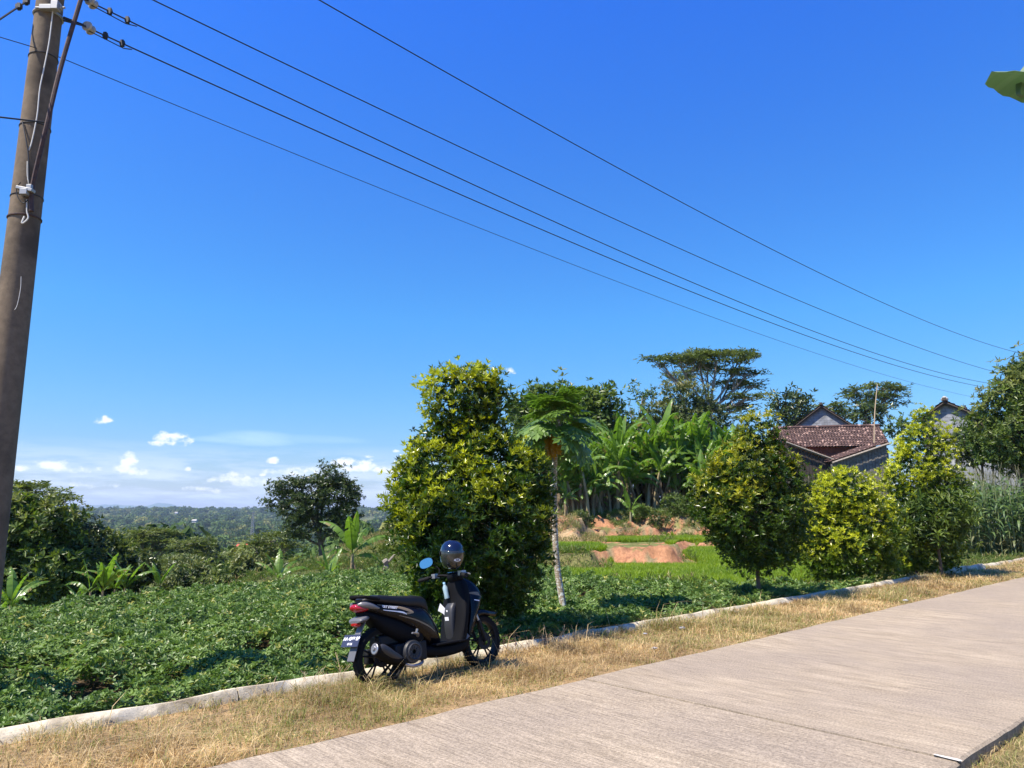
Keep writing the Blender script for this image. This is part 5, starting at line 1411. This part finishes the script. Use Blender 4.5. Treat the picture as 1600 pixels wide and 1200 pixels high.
wire('power_line', 'thick line leaving the upper insulator of the pole', po + i2, end_at(1552, 600), (800, 316), .0085, spacers((.18, .36)))
def through(px, py, lateral, p_end):
    """start on the pole's side of the line that passes a given pixel"""
    best = None
    for u in np.linspace(0, 6, 121):
        x = po[0] + RD[0] * u + RN[0] * lateral; y = po[1] + RD[1] * u + RN[1] * lateral
        for z in np.linspace(5.5, 11, 111):
            f = math.cos(PITCH) * y + math.sin(PITCH) * (z - EYE); q = -math.sin(PITCH) * y + math.cos(PITCH) * (z - EYE)
            e = abs(800 + F_PX * x / f - px) + abs(600 - F_PX * q / f - py)
            if best is None or e < best[0]: best = (e, u, z)
    _, u, z = best; q = u / np.hypot(p_end[0] - po[0], p_end[1] - po[1])
    z0 = (z - p_end[2] * q) / (1 - q)
    return np.array((po[0] + RN[0] * lateral, po[1] + RN[1] * lateral, z0 + .12 * u / 3))
eA, eB = end_at(1612, 556), end_at(1562, 583)
wire('power_line', 'line crossing the open sky second from the top', through(250, 0, -.35, eB), eB, (800, 268), .008)
wire('power_line', 'topmost line crossing the open sky', through(520, 0, -.95, eA), eA, (1030, 297), .008)
wire('power_line', 'thin lowest line tied to the pole below the insulators', PX(75, 82, PY0) , end_at(1530, 622), (800, 376), .0045)
# lines going off past the pole
def stub(label, a, b_, rad, Ya, Yb, blobs=()):
    A_, B_ = PX(*a, Ya), PX(*b_, Yb); D_ = B_ + (B_ - A_) * 6
    mb = MB(); mb.tube([tuple(A_), tuple(B_), tuple(D_)], rad, 6)
    for q in blobs:
        c = A_ + (B_ - A_) * q; mb.box(tuple(c), (.05, .04, .04)); mb.box(tuple(c), (.03, .03, .07))
    tag(mb.build('power_line', M['wire']), label, 'power line')
stub('thick line with connectors leaving the top corner beside the pole', (48, -2), (0, 30), .010, PY0, PY0 - .4, (.15, .4))
stub('thin line leaving the pole at its top wire band, away from the road', (60, 76), (0, 58), .0045, PY0 - .1, PY0 - .5)
stub('black service cable tied at the middle wire band', (70, 191), (0, 183), .008, PY0 - .15, PY0 - .5)

# ------------------------------------------------------------------ haze over the valley
hb_ = MB(); hb_.box((0, 0, 15), (21500, 21500, 230))
m, nt, out = newmat('valley_haze')
pv = N(nt, 'ShaderNodeVolumePrincipled', {'Color': (.62, .78, 1, 1), 'Density': .00011, 'Anisotropy': .1})
nt.links.new(pv.outputs[0], out.inputs['Volume'])
tag(hb_.build('haze', m, smooth=False), kind='stuff')

# ------------------------------------------------------------------ scooter (x forward, y left, z up; rear contact point at the origin)
SC = empty('scooter', (-1.235, 7.28, 0)); tag(SC, 'black scooter with bronze and white decals parked on the dry verge against the kerb', 'scooter')
SC.rotation_euler = (R(-8), 0, R(46)); SC.scale = (1.05, 1.05, 1.05)
def loftz(mb, secs, **k):
    o = len(mb.v); mb.loft([(z, 0, xc, hy, hx) for z, xc, hx, hy in secs], **k)
    mb.v[o:] = [(v[2], v[1], v[0]) for v in mb.v[o:]]
    return mb
def wheel(name, x, r_, w, spokes):
    root = MB(); root.lathe([(r_ - .055, -w * .42), (r_ - .02, -w * .5), (r_ - .004, -w * .32), (r_, 0), (r_ - .004, w * .32), (r_ - .02, w * .5), (r_ - .055, w * .42)], (x, 0, r_), 'Y', 56, closed=True)
    t_ = root.build(name, M['rubber'], SC)
    tr_ = MB()
    for i in range(44):                                            # tread blocks
        a = i * 2 * math.pi / 44
        for sg in (-1, 1): tr_.box((x + math.cos(a) * (r_ - .001), sg * w * .2, r_ + math.sin(a) * (r_ - .001)), (.006, w * .28, .012), Matrix.Rotation(-a, 3, 'Y') @ Matrix.Rotation(sg * .5, 3, 'X'))
    tr_.build('tread', M['rubber'], t_, smooth=False)
    rm = MB(); ri = r_ - .055
    rm.lathe([(ri + .002, -w * .40), (ri - .012, -w * .36), (ri - .018, 0), (ri - .012, w * .36), (ri + .002, w * .40), (ri + .006, 0)], (x, 0, r_), 'Y', 48, closed=True)
    rm.lathe([(.012, -w * .5), (.035, -w * .45), (.035, w * .45), (.012, w * .5)], (x, 0, r_), 'Y', 20, closed=True)
    for i in range(spokes):
        a = i * 2 * math.pi / spokes + .3
        for da in (-.16, .16):
            rm.tube([(x + math.cos(a) * .03, 0, r_ + math.sin(a) * .03), (x + math.cos(a + da) * (ri - .01), 0, r_ + math.sin(a + da) * (ri - .01))], [.011, .008], 6)
    rm.build('rim', M['metalk'], t_)
    ds = MB(); ds.lathe([(.045, -.055), (.085, -.055), (.085, -.051), (.045, -.051)], (x, 0, r_), 'Y', 28, closed=True)
    ds.build('brake_disc', M['metalk'], t_)
    return t_
wheel('wheel', 0, .262, .095, 5); wheel('wheel', 1.27, .252, .085, 5)
mb = MB()
for sg in (-1, 1):
    mb = MB(); mb.tube([(1.27, sg * .075, .252), (1.19, sg * .075, .46)], [.019, .021], 10); fk_ = mb.build('front_fork', M['metalk'], SC)
    mb = MB(); mb.tube([(1.19, sg * .075, .46), (1.12, sg * .07, .62)], .015, 10); mb.build('fork_tube', M['silver'], fk_)
mb = MB(); V = []; n1_ = 20
for i in range(n1_ + 1):
    t_ = i / n1_; a = R(46 + 100 * t_); rr = .290 + .02 * math.sin(t_ * math.pi) + (.07 * (1 - t_ / .3) ** 2 if t_ < .3 else 0)
    wd = .055 * (.35 + .65 * min(1, t_ * 4)) + .012
    for yy, dr in ((-wd, -.05), (-wd * .8, -.008), (0, .008), (wd * .8, -.008), (wd, -.05)): V.append((1.27 + math.cos(a) * (rr + dr), yy, .25 + math.sin(a) * (rr + dr)))
mb.add(V, [(i * 5 + k, i * 5 + k + 1, (i + 1) * 5 + k + 1, (i + 1) * 5 + k) for i in range(n1_) for k in range(4)])
o = mb.build('front_fender', M['black'], SC, angle=60); sm_ = o.modifiers.new('solid', 'SOLIDIFY'); sm_.thickness = .006
# bodywork
mb = MB(); mb.loft([(-.36, 0, .725, .05, .030), (-.26, 0, .715, .095, .045), (-.10, 0, .685, .13, .065), (.12, 0, .64, .15, .09), (.32, 0, .57, .165, .13), (.48, 0, .49, .155, .17), (.60, 0, .40, .12, .13), (.66, 0, .33, .09, .05)], seg=28, ex=2.5)
mb.build('body_cover', M['black'], SC)
mb = MB(); mb.loft([(-.30, 0, .66, .06, .03), (-.15, 0, .62, .10, .05), (.05, 0, .54, .12, .10), (.25, 0, .45, .13, .12), (.42, 0, .38, .13, .10)], seg=20); mb.build('under_cover', M['matte'], SC)
mb = MB(); mb.loft([(-.30, 0, .765, .06, .016), (-.22, 0, .772, .11, .028), (-.05, 0, .765, .135, .040), (.15, 0, .735, .138, .050), (.27, 0, .715, .13, .058), (.40, 0, .705, .12, .062), (.50, 0, .675, .10, .070), (.545, 0, .63, .07, .05)], seg=28, ex=3.0)
mb.build('seat', M['seatv'], SC)
mb = MB()
for sg in (-1, 1): mb.tube(smooth_path([(-.08, sg * .125, .765), (-.22, sg * .12, .785), (-.34, sg * .09, .80), (-.40, sg * .03, .805), (-.405, 0, .805)], 4), .012, 8, flat=1.3)
mb.build('grab_rail', M['matte'], SC)
mb = MB(); mb.loft([(-.43, 0, .715, .015, .010), (-.41, 0, .712, .05, .026), (-.36, 0, .706, .078, .036), (-.29, 0, .695, .098, .030), (-.25, 0, .69, .10, .02)], seg=24, ex=2.2); mb.build('tail_light', M['red'], SC)
mb = MB()
for sg in (-1, 1): mb.loft([(-.385, sg * .055, .735, .012, .010), (-.33, sg * .080, .733, .024, .024), (-.24, sg * .098, .722, .026, .030), (-.14, sg * .112, .700, .022, .020), (-.08, sg * .12, .685, .010, .008)], seg=14, ex=2.2)
mb.build('side_lens', M['lens'], SC)
# rear mudguard strip with plate and hooded lamp
def slab(name, p0, p1, wdt, th, mat, parent=SC, y=0.0, bev=.006):
    p0, p1 = Vector((p0[0], y, p0[1])), Vector((p1[0], y, p1[1])); d = (p1 - p0); L_ = d.length
    mb = MB(); mb.box(((p0 + p1) / 2), (L_, wdt, th), d.to_track_quat('X', 'Z').to_matrix()); return mb.build(name, mat, parent, smooth=False, bevel=bev)
slab('mudguard', (-.20, .63), (-.355, .47), .085, .02, M['greyfl']); slab('mudguard', (-.355, .47), (-.485, .265), .105, .012, M['greyfl'])
mb = MB(); mb.loft([(-.40, 0, .59, .07, .012), (-.37, 0, .60, .10, .022), (-.28, 0, .61, .10, .03), (-.2, 0, .62, .07, .02)], seg=18); mb.build('signal_hood', M['greyfl'], SC)
mb = MB(); mb.loft([(-.405, 0, .57, .045, .01), (-.38, 0, .565, .05, .02), (-.34, 0, .565, .05, .02)], seg=14); mb.build('signal_lens', M['red'], SC)
pd = Vector((-.355, 0, .50)) - Vector((-.47, 0, .36)); pd.normalize(); pn = Vector((-pd.z, 0, pd.x))
if pn.x > 0: pn = -pn
pc = Vector((-.425, .02, .425)) + pn * .018
Mx = Matrix((( 0, pd.x, pn.x), (-1, pd.y, pn.y), (0, pd.z, pn.z)))     # text x -> -y (reads left to right from behind), y -> up the plate, z -> outward
mb = MB(); mb.box(tuple(pc), (.255, .125, .003), Mx); pl_ = mb.build('number_plate', M['plate'], SC, smooth=False)
def text(body, size, mat, parent, origin, MX, name='lettering', extr=.0006, shear=0.0, bold=0.0, ax='CENTER'):
    cu = bpy.data.curves.new('t', 'FONT'); cu.body = body; cu.size = size; cu.align_x = ax; cu.align_y = 'CENTER'; cu.extrude = extr; cu.shear = shear; cu.offset = bold
    tmp = bpy.data.objects.new('t', cu); COL.objects.link(tmp); dg = bpy.context.evaluated_depsgraph_get()
    me = bpy.data.meshes.new_from_object(tmp.evaluated_get(dg)); bpy.data.objects.remove(tmp)
    T4 = MX.to_4x4(); T4.translation = Vector(origin); me.transform(T4); me.materials.clear(); me.materials.append(mat); me.name = name
    return link(name, me, parent)
text('AA 4388 BP', .050, M['white'], pl_, pc + pd * .018 + pn * .0028, Mx, bold=.0012)
text('07-26', .032, M['white'], pl_, pc - pd * .036 + pn * .0028 , Mx, bold=.0006)
# engine, exhaust, running gear
mb = MB(); mb.box((.28, -.02, .27), (.36, .22, .17)); mb.box((.12, .13, .27), (.42, .07, .13)); mb.box((.42, 0, .36), (.14, .18, .12)); mb.box((.08, .02, .40), (.24, .16, .09)); mb.build('engine', M['metalk'], SC, bevel=.015)
mb = MB(); mb.lathe([(.02, -.172), (.06, -.178), (.095, -.172), (.105, -.150), (.105, -.125), (.02, -.125)], (.27, 0, .275), 'Y', 28); mb.lathe([(.060, -.180), (.068, -.188), (.076, -.180)], (.27, 0, .275), 'Y', 28)
for i in range(10):
    a = i * .628; mb.box((.27 + math.cos(a) * .045, -.178, .275 + math.sin(a) * .045), (.04, .006, .006), Matrix.Rotation(-a, 3, 'Y'))
mb.build('fan_cover', M['heat'], SC)
mb = MB(); mb.tube(smooth_path([(.42, -.06, .22), (.40, -.12, .165), (.28, -.16, .15), (.18, -.175, .17), (.12, -.18, .20)], 4), .014, 8); mb.build('header_pipe', M['silver'], SC)
mb = MB(); mb.tube(smooth_path([(.15, -.178, .195), (.08, -.185, .225), (-.05, -.19, .275), (-.20, -.195, .325), (-.295, -.20, .355)], 4), [.024] + list(np.linspace(.034, .060, 7)) + [.063] * 8 + [.058], 18); ex_ = mb.build('exhaust', M['matte'], SC)
mb = MB(); mb.tube(smooth_path([(.10, -.215, .232), (-.03, -.235, .285), (-.16, -.245, .335), (-.25, -.245, .365)], 4), [.012, .022, .03, .036, .04, .042, .042, .042, .042, .04, .036, .030, .02], 12, flat=.6, up=(0, 1, 0)); mb.build('heat_shield', M['heat'], ex_)
d_ = Vector((-.9, -.05, .32)).normalized(); e0 = Vector((-.295, -.20, .355))
mb = MB(); mb.tube([e0, e0 + d_ * .006], [.05, .045], 18); mb.tube([e0 + d_ * .004, e0 + d_ * .03], [.020, .019], 14); mb.build('end_cap', M['silver'], ex_)
mb = MB(); mb.tube([(-.01, .10, .30), (.03, .10, .57)], [.022, .022], 10); mb.build('rear_shock', M['metalk'], SC)
mb = MB()
for i in range(9): z = .34 + i * .022; mb.tube([(.0 + i * .0033 + .03 * math.cos(t_), .10 + .03 * math.sin(t_), z + .011 * t_ / 6.28) for t_ in np.linspace(0, 6.28, 13)], .004, 5)
mb.build('spring', M['matte'], SC)
mb = MB(); mb.tube([(.40, .10, .20), (.44, .20, .10), (.47, .27, .042)], .012, 8); mb.box((.475, .275, .040), (.07, .04, .008)); mb.build('side_stand', M['metalk'], SC)
mb = MB(); mb.tube([(.22, -.10, .19), (.10, -.12, .09), (.06, -.15, .08)], .013, 8); mb.tube([(.22, .10, .19), (.10, .12, .09), (.06, .15, .08)], .013, 8); mb.tube([(.12, -.12, .10), (.12, .12, .10)], .011, 8); mb.build('centre_stand', M['metalk'], SC)
mb = MB(); mb.tube([(.34, -.15, .40), (.31, -.185, .425), (.24, -.20, .44)], [.014, .018, .012], 8, flat=.6); mb.box((.31, -.175, .445), (.012, .02, .05), Matrix.Rotation(.4, 3, 'Y')); mb.build('foot_peg', M['silver'], SC)
# floor and leg shield
mb = MB(); mb.loft([(.44, 0, .26, .11, .05), (.60, 0, .235, .14, .06), (.80, 0, .235, .15, .06), (.96, 0, .27, .14, .07), (1.04, 0, .33, .10, .05)], seg=20, ex=3.5); mb.build('underbody', M['matte'], SC)
mb = MB(); mb.box((.75, 0, .298), (.42, .35, .022)); mb.build('floorboard', M['matte'], SC, bevel=.01)
mb = MB(); mb.box((.925, -.135, .325), (.09, .07, .045), Matrix.Rotation(-.5, 3, 'Y'), .8); mb.box((.925, .135, .325), (.09, .07, .045), Matrix.Rotation(-.5, 3, 'Y'), .8); mb.build('floor_wing', M['greyfl'], SC, bevel=.006)
mb = MB(); loftz(mb, [(.30, .90, .060, .17), (.42, .925, .050, .18), (.56, .955, .050, .185), (.70, .985, .055, .17), (.80, 1.00, .060, .14), (.865, 1.00, .050, .10)], seg=24, ex=3.2); mb.build('leg_shield', M['matte'], SC)
mb = MB(); loftz(mb, [(.29, .885, .035, .055), (.45, .875, .040, .062), (.60, .90, .045, .062), (.655, .925, .03, .05)], seg=18, ex=3.5); mb.build('centre_panel', M['heat'], SC)
mb = MB(); loftz(mb, [(.36, 1.00, .05, .165), (.46, 1.03, .06, .185), (.58, 1.075, .085, .195), (.68, 1.11, .12, .185), (.76, 1.11, .115, .155), (.84, 1.075, .09, .115), (.885, 1.045, .05, .07)], seg=28, ex=2.3); mb.build('front_cover', M['black'], SC)
mb = MB(); loftz(mb, [(.86, 1.00, .06, .085), (.90, .985, .065, .095), (.935, .975, .05, .08), (.955, .97, .02, .04)], seg=22, ex=2.3); mb.build('handlebar_cover', M['matte'], SC)
mb = MB(); mb.lathe([(0, 0), (.035, .002), (.04, .010), (.036, .015)], (0, 0, 0), 'Z', 18); mb.v = [(.945 + v[0] * .8 - v[2] * .5, v[1] * 1.4, .945 + v[2] * .6) for v in mb.v]; mb.build('speedometer', M['mirror'], SC)
for sg in (-1, 1):
    mb = MB(); mb.tube(smooth_path([(.97, sg * .06, .92), (.93, sg * .16, .935), (.86, sg * .25, .925), (.845, sg * .27, .92)], 4), .013, 8); hbm = mb.build('handlebar', M['matte'], SC)
    mb = MB(); mb.tube([(.855, sg * .25, .922), (.815, sg * .355, .905)], [.019, .019], 12); mb.tube([(.815, sg * .355, .905), (.811, sg * .365, .903)], [.022, .022], 12); mb.build('grip', M['rubber'], hbm)
    mb = MB(); mb.tube(smooth_path([(.915, sg * .22, .935), (.90, sg * .29, .925), (.875, sg * .35, .915)], 3), .007, 7); mb.box((.90, sg * .205, .935), (.06, .055, .045)); mb.build('brake_lever', M['silver'], hbm)
    mb = MB(); mb.tube(smooth_path([(.92, sg * .17, .95), (.955, sg * .20, 1.0), (.93, sg * .25, 1.045), (.90, sg * .285, 1.06)] if sg > 0 else [(.92, -.17, .95), (.95, -.18, .99), (.955, -.185, 1.03), (.95, -.19, 1.05)], 4), .006, 7); ms = mb.build('mirror_stem', M['matte'], SC)
    if sg > 0:
        c = Vector((.875, .305, 1.075)); nrm_ = Vector((-.86, -.42, .10)).normalized(); q = nrm_.to_track_quat('Z', 'Y').to_matrix() @ Matrix.Rotation(.25, 3, 'Z')
        for nm, mt, dz, k in (('mirror_shell', M['matte'], -.012, 1.06), ('mirror_face', M['mirror'], .006, 1.0)):
            mb = MB(); V = []; n_s = 28
            ol = [(math.copysign(abs(math.cos(a)) ** .8, math.cos(a)) * .075 * k, math.copysign(abs(math.sin(a)) ** .8, math.sin(a)) * .048 * k) for a in np.linspace(0, 2 * math.pi, n_s, endpoint=False)]
            for zz, kk in ((dz - .012 if k > 1 else dz - .002, .75 if k > 1 else 1), (dz + (.012 if k > 1 else 0), 1)):
                V += [tuple(c + q @ Vector((a * kk, b_ * kk, zz))) for a, b_ in ol]
            mb.add(V, [tuple(range(n_s))[::-1], tuple(range(n_s, 2 * n_s))] + [(i, (i + 1) % n_s, n_s + (i + 1) % n_s, n_s + i) for i in range(n_s)]); mb.build(nm, mt, ms)
# headlight and decals
mb = MB(); loftz(mb, [(.70, 1.205, .020, .05), (.735, 1.205, .024, .10), (.775, 1.175, .022, .10), (.80, 1.150, .018, .05)], seg=18); mb.build('headlight', M['lens'], SC)
def side_y(x):                                                   # half width of the tail cover at x
    xs_ = [-.36, -.26, -.10, .12, .32, .48, .60]; ws_ = [.05, .095, .13, .15, .165, .155, .12]
    return float(np.interp(x, xs_, ws_)) + .0022
def body_z(x): return float(np.interp(x, [-.36, -.26, -.10, .12, .32, .48, .60], [.725, .715, .685, .64, .57, .49, .40]))
def body_h(x): return float(np.interp(x, [-.36, -.26, -.10, .12, .32, .48, .60], [.03, .045, .065, .09, .13, .17, .13]))
def surf_y(x, z):
    k = min(.98, abs(z - body_z(x)) / body_h(x)); return side_y(x) * (1 - k ** 2.5) ** (1 / 2.5) + .003
def decal(name, pts, mat, sides=(-1,)):
    """strip given as (x, z upper, z lower) stations wrapped on the tail cover."""
    mb = MB()
    for sg in sides:
        A_ = smooth_path(pts, 4); V = []
        for x, zu, zl in A_:
            for z in (zu, (zu + zl) / 2, zl): V.append((x, sg * surf_y(x, z), z))
        mb.add(V, [(3 * i + k, 3 * i + k + 1, 3 * i + k + 4, 3 * i + k + 3) for i in range(len(A_) - 1) for k in (0, 1)])
    return mb.build(name, mat, SC, smooth=False)
decal('decal', [(-.12, .722, .716), (.04, .704, .692), (.16, .684, .660), (.26, .650, .622), (.30, .622, .615)], M['bronze'], (-1, 1))
decal('decal', [(.30, .618, .612), (.24, .622, .606), (.18, .618, .612)], M['bronze'], (-1, 1))
decal('decal', [(-.04, .672, .667), (.10, .650, .640), (.18, .634, .620), (.22, .612, .604)], M['white'], (-1, 1))
decal('decal', [(.14, .606, .602), (.30, .560, .548), (.46, .490, .474), (.56, .425, .415)], M['bronze'], (-1, 1))
ty = surf_y(.03, .685)
a_ = math.atan2(-.040, .24); yaw = math.atan2(-.028, .24)
text('BEAT STREET', .030, M['white'], SC, (.035, -ty - .0015, .687), Matrix.Rotation(yaw, 3, 'Z') @ Matrix.Rotation(-a_, 3, 'Y') @ Matrix.Rotation(R(82), 3, 'X'), shear=.3, bold=.0008)
# chevrons on the front cover
def plate_poly(name, pts, mat, th=.002):
    mb = MB(); n = len(pts); V = [tuple(p) for p in pts] ; mb.add(V, [tuple(range(n))]); return mb.build(name, mat, SC, smooth=False)
def fc_y(z, x):
    zs_ = [.36, .46, .58, .68, .76, .84, .885]; xc = np.interp(z, zs_, [1.0, 1.03, 1.075, 1.11, 1.11, 1.075, 1.045]); hx = np.interp(z, zs_, [.05, .06, .085, .12, .115, .09, .05]); hy = np.interp(z, zs_, [.165, .185, .195, .185, .155, .115, .07])
    k = min(.97, abs(x - xc) / hx); return float(hy * (1 - k ** 2.3) ** (1 / 2.3)) + .003
def fdecal(pts, mat):
    mb = MB(); A_ = smooth_path(pts, 4)
    V = []
    for x, z, w in A_:
        for d_x in (-w, 0, w): V.append((x + d_x * .6, -fc_y(z + d_x * .8, x + d_x * .6), z + d_x * .8))
    mb.add(V, [(3 * i + k, 3 * i + k + 1, 3 * i + k + 4, 3 * i + k + 3) for i in range(len(A_) - 1) for k in (0, 1)]); mb.build('decal', mat, SC, smooth=False)
fdecal([(1.03, .735, .008), (1.10, .725, .018), (1.17, .70, .018), (1.20, .67, .006)], M['bronze'])
fdecal([(1.19, .67, .010), (1.11, .60, .018), (1.05, .53, .014), (1.02, .46, .006)], M['bronze'])
fdecal([(1.06, .665, .004), (1.12, .65, .006)], M['white'])
# stickers on the centre panel and the silver knee trim
mb = MB()
for (z, h_, y0, w_) in ((.575, .035, .018, .022), (.50, .055, .012, .055)): mb.box((.8385 if z < .55 else .8515, -.012 + y0, z), (.003, w_, h_), Matrix.Rotation(-.12, 3, 'Y'))
mb.build('sticker', M['white'], SC, smooth=False)
mb = MB(); mb.add([(.93, .19, .66), (.92, .10, .60), (.90, .085, .52), (.905, .12, .555), (.90, .195, .59)], [(0, 1, 2, 3, 4)]); o = mb.build('knee_trim', plain('pale_silver_trim', (.42, .42, .44), .4), SC, smooth=False); sm_ = o.modifiers.new('solid', 'SOLIDIFY'); sm_.thickness = .006
def squeeze(o, k):
    if o.type == 'MESH' and not o.name.startswith('wheel'):
        n = len(o.data.vertices); co = np.empty(n * 3, np.float32); o.data.vertices.foreach_get('co', co); co = co.reshape(-1, 3)
        co[:, 0] = np.where(co[:, 0] < 0, co[:, 0] * k, co[:, 0]); o.data.vertices.foreach_set('co', co.ravel()); o.data.update()
    if not o.name.startswith('wheel'):
        for c_ in o.children: squeeze(c_, k)
for c_ in SC.children: squeeze(c_, .62)
# helmet hung on the far mirror stem, bottle in the pocket
SC_M = Matrix.Translation(SC.location) @ SC.rotation_euler.to_matrix().to_4x4() @ Matrix.Diagonal((1.05, 1.05, 1.05, 1))
hc = PX(706, 867, 7.92)
HE = empty('helmet', tuple(hc)); tag(HE, 'dark navy full face helmet with smoked visor resting on the scooter handlebar', 'helmet')
HE.rotation_euler = (R(4), R(3), R(14))
# helmet looks along -y; shell of revolution bent to a helmet outline
def hshell(u, v, k=1.0):                                          # u longitude 0..2pi (0 = -y), v -1..1 from rim to crown
    z = -.135 + .29 * v; rr = (1 - abs((z - .0) / .158) ** 2.4) ** (1 / 2.4) if abs(z) < .158 else 0
    wv = .128 * rr * (1 - .10 * max(0, (-z) / .13)); d_ = .150 * rr
    return (math.sin(u) * wv * k, -math.cos(u) * d_ * k - .01, z * (k if z > 0 else 1))
nu, nv = 40, 20
V = [hshell(2 * math.pi * i / nu, j / nv) for j in range(nv + 1) for i in range(nu)]
F_ = [(j * nu + i, j * nu + (i + 1) % nu, (j + 1) * nu + (i + 1) % nu, (j + 1) * nu + i) for j in range(nv) for i in range(nu)]
mb = MB(); mb.add(V, F_); mb.add([V[i] for i in range(nu)], [tuple(range(nu))[::-1]]); mb.build('shell', M['navy'], HE, angle=80)
V = []; us_ = np.linspace(-1.35, 1.35, 27); vs_ = np.linspace(.02, .66, 12)
for v_ in vs_:
    for u0 in us_: V.append(hshell(u0 * (1 - .10 * (1 - v_)), v_, 1.035))
mb = MB(); mb.add(V, [(j * 27 + i, j * 27 + i + 1, (j + 1) * 27 + i + 1, (j + 1) * 27 + i) for j in range(11) for i in range(26)])
vz = mb.build('visor', M['visor'], HE, angle=80); sm_ = vz.modifiers.new('solid', 'SOLIDIFY'); sm_.thickness = .003
mb = MB(); V = [hshell(.28 + a * .30, .36 + b_ * .05, 1.052) for a, b_ in [(math.cos(t_), math.sin(t_)) for t_ in np.linspace(0, 2 * math.pi, 24, endpoint=False)]]; mb.add([hshell(.28, .36, 1.056)] + V, [(0, 1 + i, 1 + (i + 1) % 24) for i in range(24)]); mb.build('sticker', M['white'], vz, smooth=False)
p_ = Vector(hshell(.28, .36, 1.066)); text('INK', .022, M['plate'], vz, p_, Matrix.Rotation(.28, 3, 'Z') @ Matrix.Rotation(R(82), 3, 'X'), extr=.001, bold=.001)
mb = MB()
for sg in (-1, 1):
    mb = MB(); c = Vector(hshell(sg * 1.42, .52, 1.03)); mb.lathe([(0, -.006), (.022, -.006), (.024, 0), (.018, .006), (0, .006)], tuple(c), 'X', 16); mb.build('visor_pivot', M['matte'], HE)
bl = SC_M @ Vector((.905, .065, .78))
BT = empty('water_bottle', tuple(bl)); tag(BT, 'clear plastic water bottle with pale blue cap in the scooter front pocket', 'bottle'); BT.rotation_euler = (R(-12), R(-14), 0); BT.scale = (.85, .85, .85)
mb = MB(); mb.lathe([(0, -.10), (.030, -.10), (.033, -.09), (.031, -.04), (.033, 0), (.032, .04), (.014, .075), (.013, .085), (0, .085)], (0, 0, 0), 'Z', 18); mb.build('bottle_body', plain('cloudy_water_plastic', (.28, .38, .42), .12, coat=.5), BT)
mb = MB(); mb.lathe([(0, .082), (.017, .082), (.017, .105), (0, .106)], (0, 0, 0), 'Z', 16); mb.build('cap', plain('pale_blue_cap', (.35, .60, .80), .4), BT)

# ------------------------------------------------------------------ litter on the verge
lm = plain('crumpled_plastic', (.36, .35, .35), .6)
for i, (px, py, r_, lb) in enumerate([(1023, 1013, .045, 'larger scrap of pale litter in the dry grass near the road edge'), (1066, 981, .05, 'flat pale scrap of litter in the dry grass by the kerb'), (1008, 990, .03, 'smallest grey bit of litter on the verge'),
                                      (1415, 938, .05, 'pale crumpled bag on the verge in front of the kerbside fruit tree'), (1195, 951, .04, 'white scrap lying against the kerb below the slim trunk')]):
    g = GND(px, py, .03); r3 = np.random.default_rng(i); mb = MB(); V = []; F_ = []
    for j in range(5):
        for k in range(8):
            a = k * .785; rr = r_ * math.sin(math.pi * (j + .5) / 5) * r3.uniform(.6, 1.2); V.append((math.cos(a) * rr, math.sin(a) * rr * .7, .35 * r_ * math.cos(math.pi * (j + .5) / 5) * r3.uniform(.6, 1.4)))
    F_ = [(j * 8 + k, j * 8 + (k + 1) % 8, (j + 1) * 8 + (k + 1) % 8, (j + 1) * 8 + k) for j in range(4) for k in range(8)] + [tuple(range(8)), tuple(range(32, 40))[::-1]]
    mb.add(V, F_); tag(mb.build('litter', lm, None, smooth=False, loc=(g[0], g[1], .03)), lb, 'litter', kind='thing')
# brown dry twigs heaped against the kerb ahead of the scooter
mb = MB()
for i in range(110):
    px = rng.uniform(775, 875); g = GND(px, 1012 - (px - 775) * .12 + rng.uniform(-8, 8), .05); a = rng.uniform(0, 6.28); l_ = rng.uniform(.06, .20)
    h_ = rng.uniform(.02, .16); mb.tube([(g[0], g[1], 0), (g[0] + math.cos(a) * l_ * .5, g[1] + math.sin(a) * l_ * .5, h_), (g[0] + math.cos(a) * l_, g[1] + math.sin(a) * l_, h_ * rng.uniform(.5, 1.5))], [.003, .0025, .0015], 4)
tag(mb.build('dry_twigs', plain('brown_twig', (.16, .10, .07), .9), smooth=False), kind='stuff', label='brown dry weed stems heaped at the kerb ahead of the scooter')
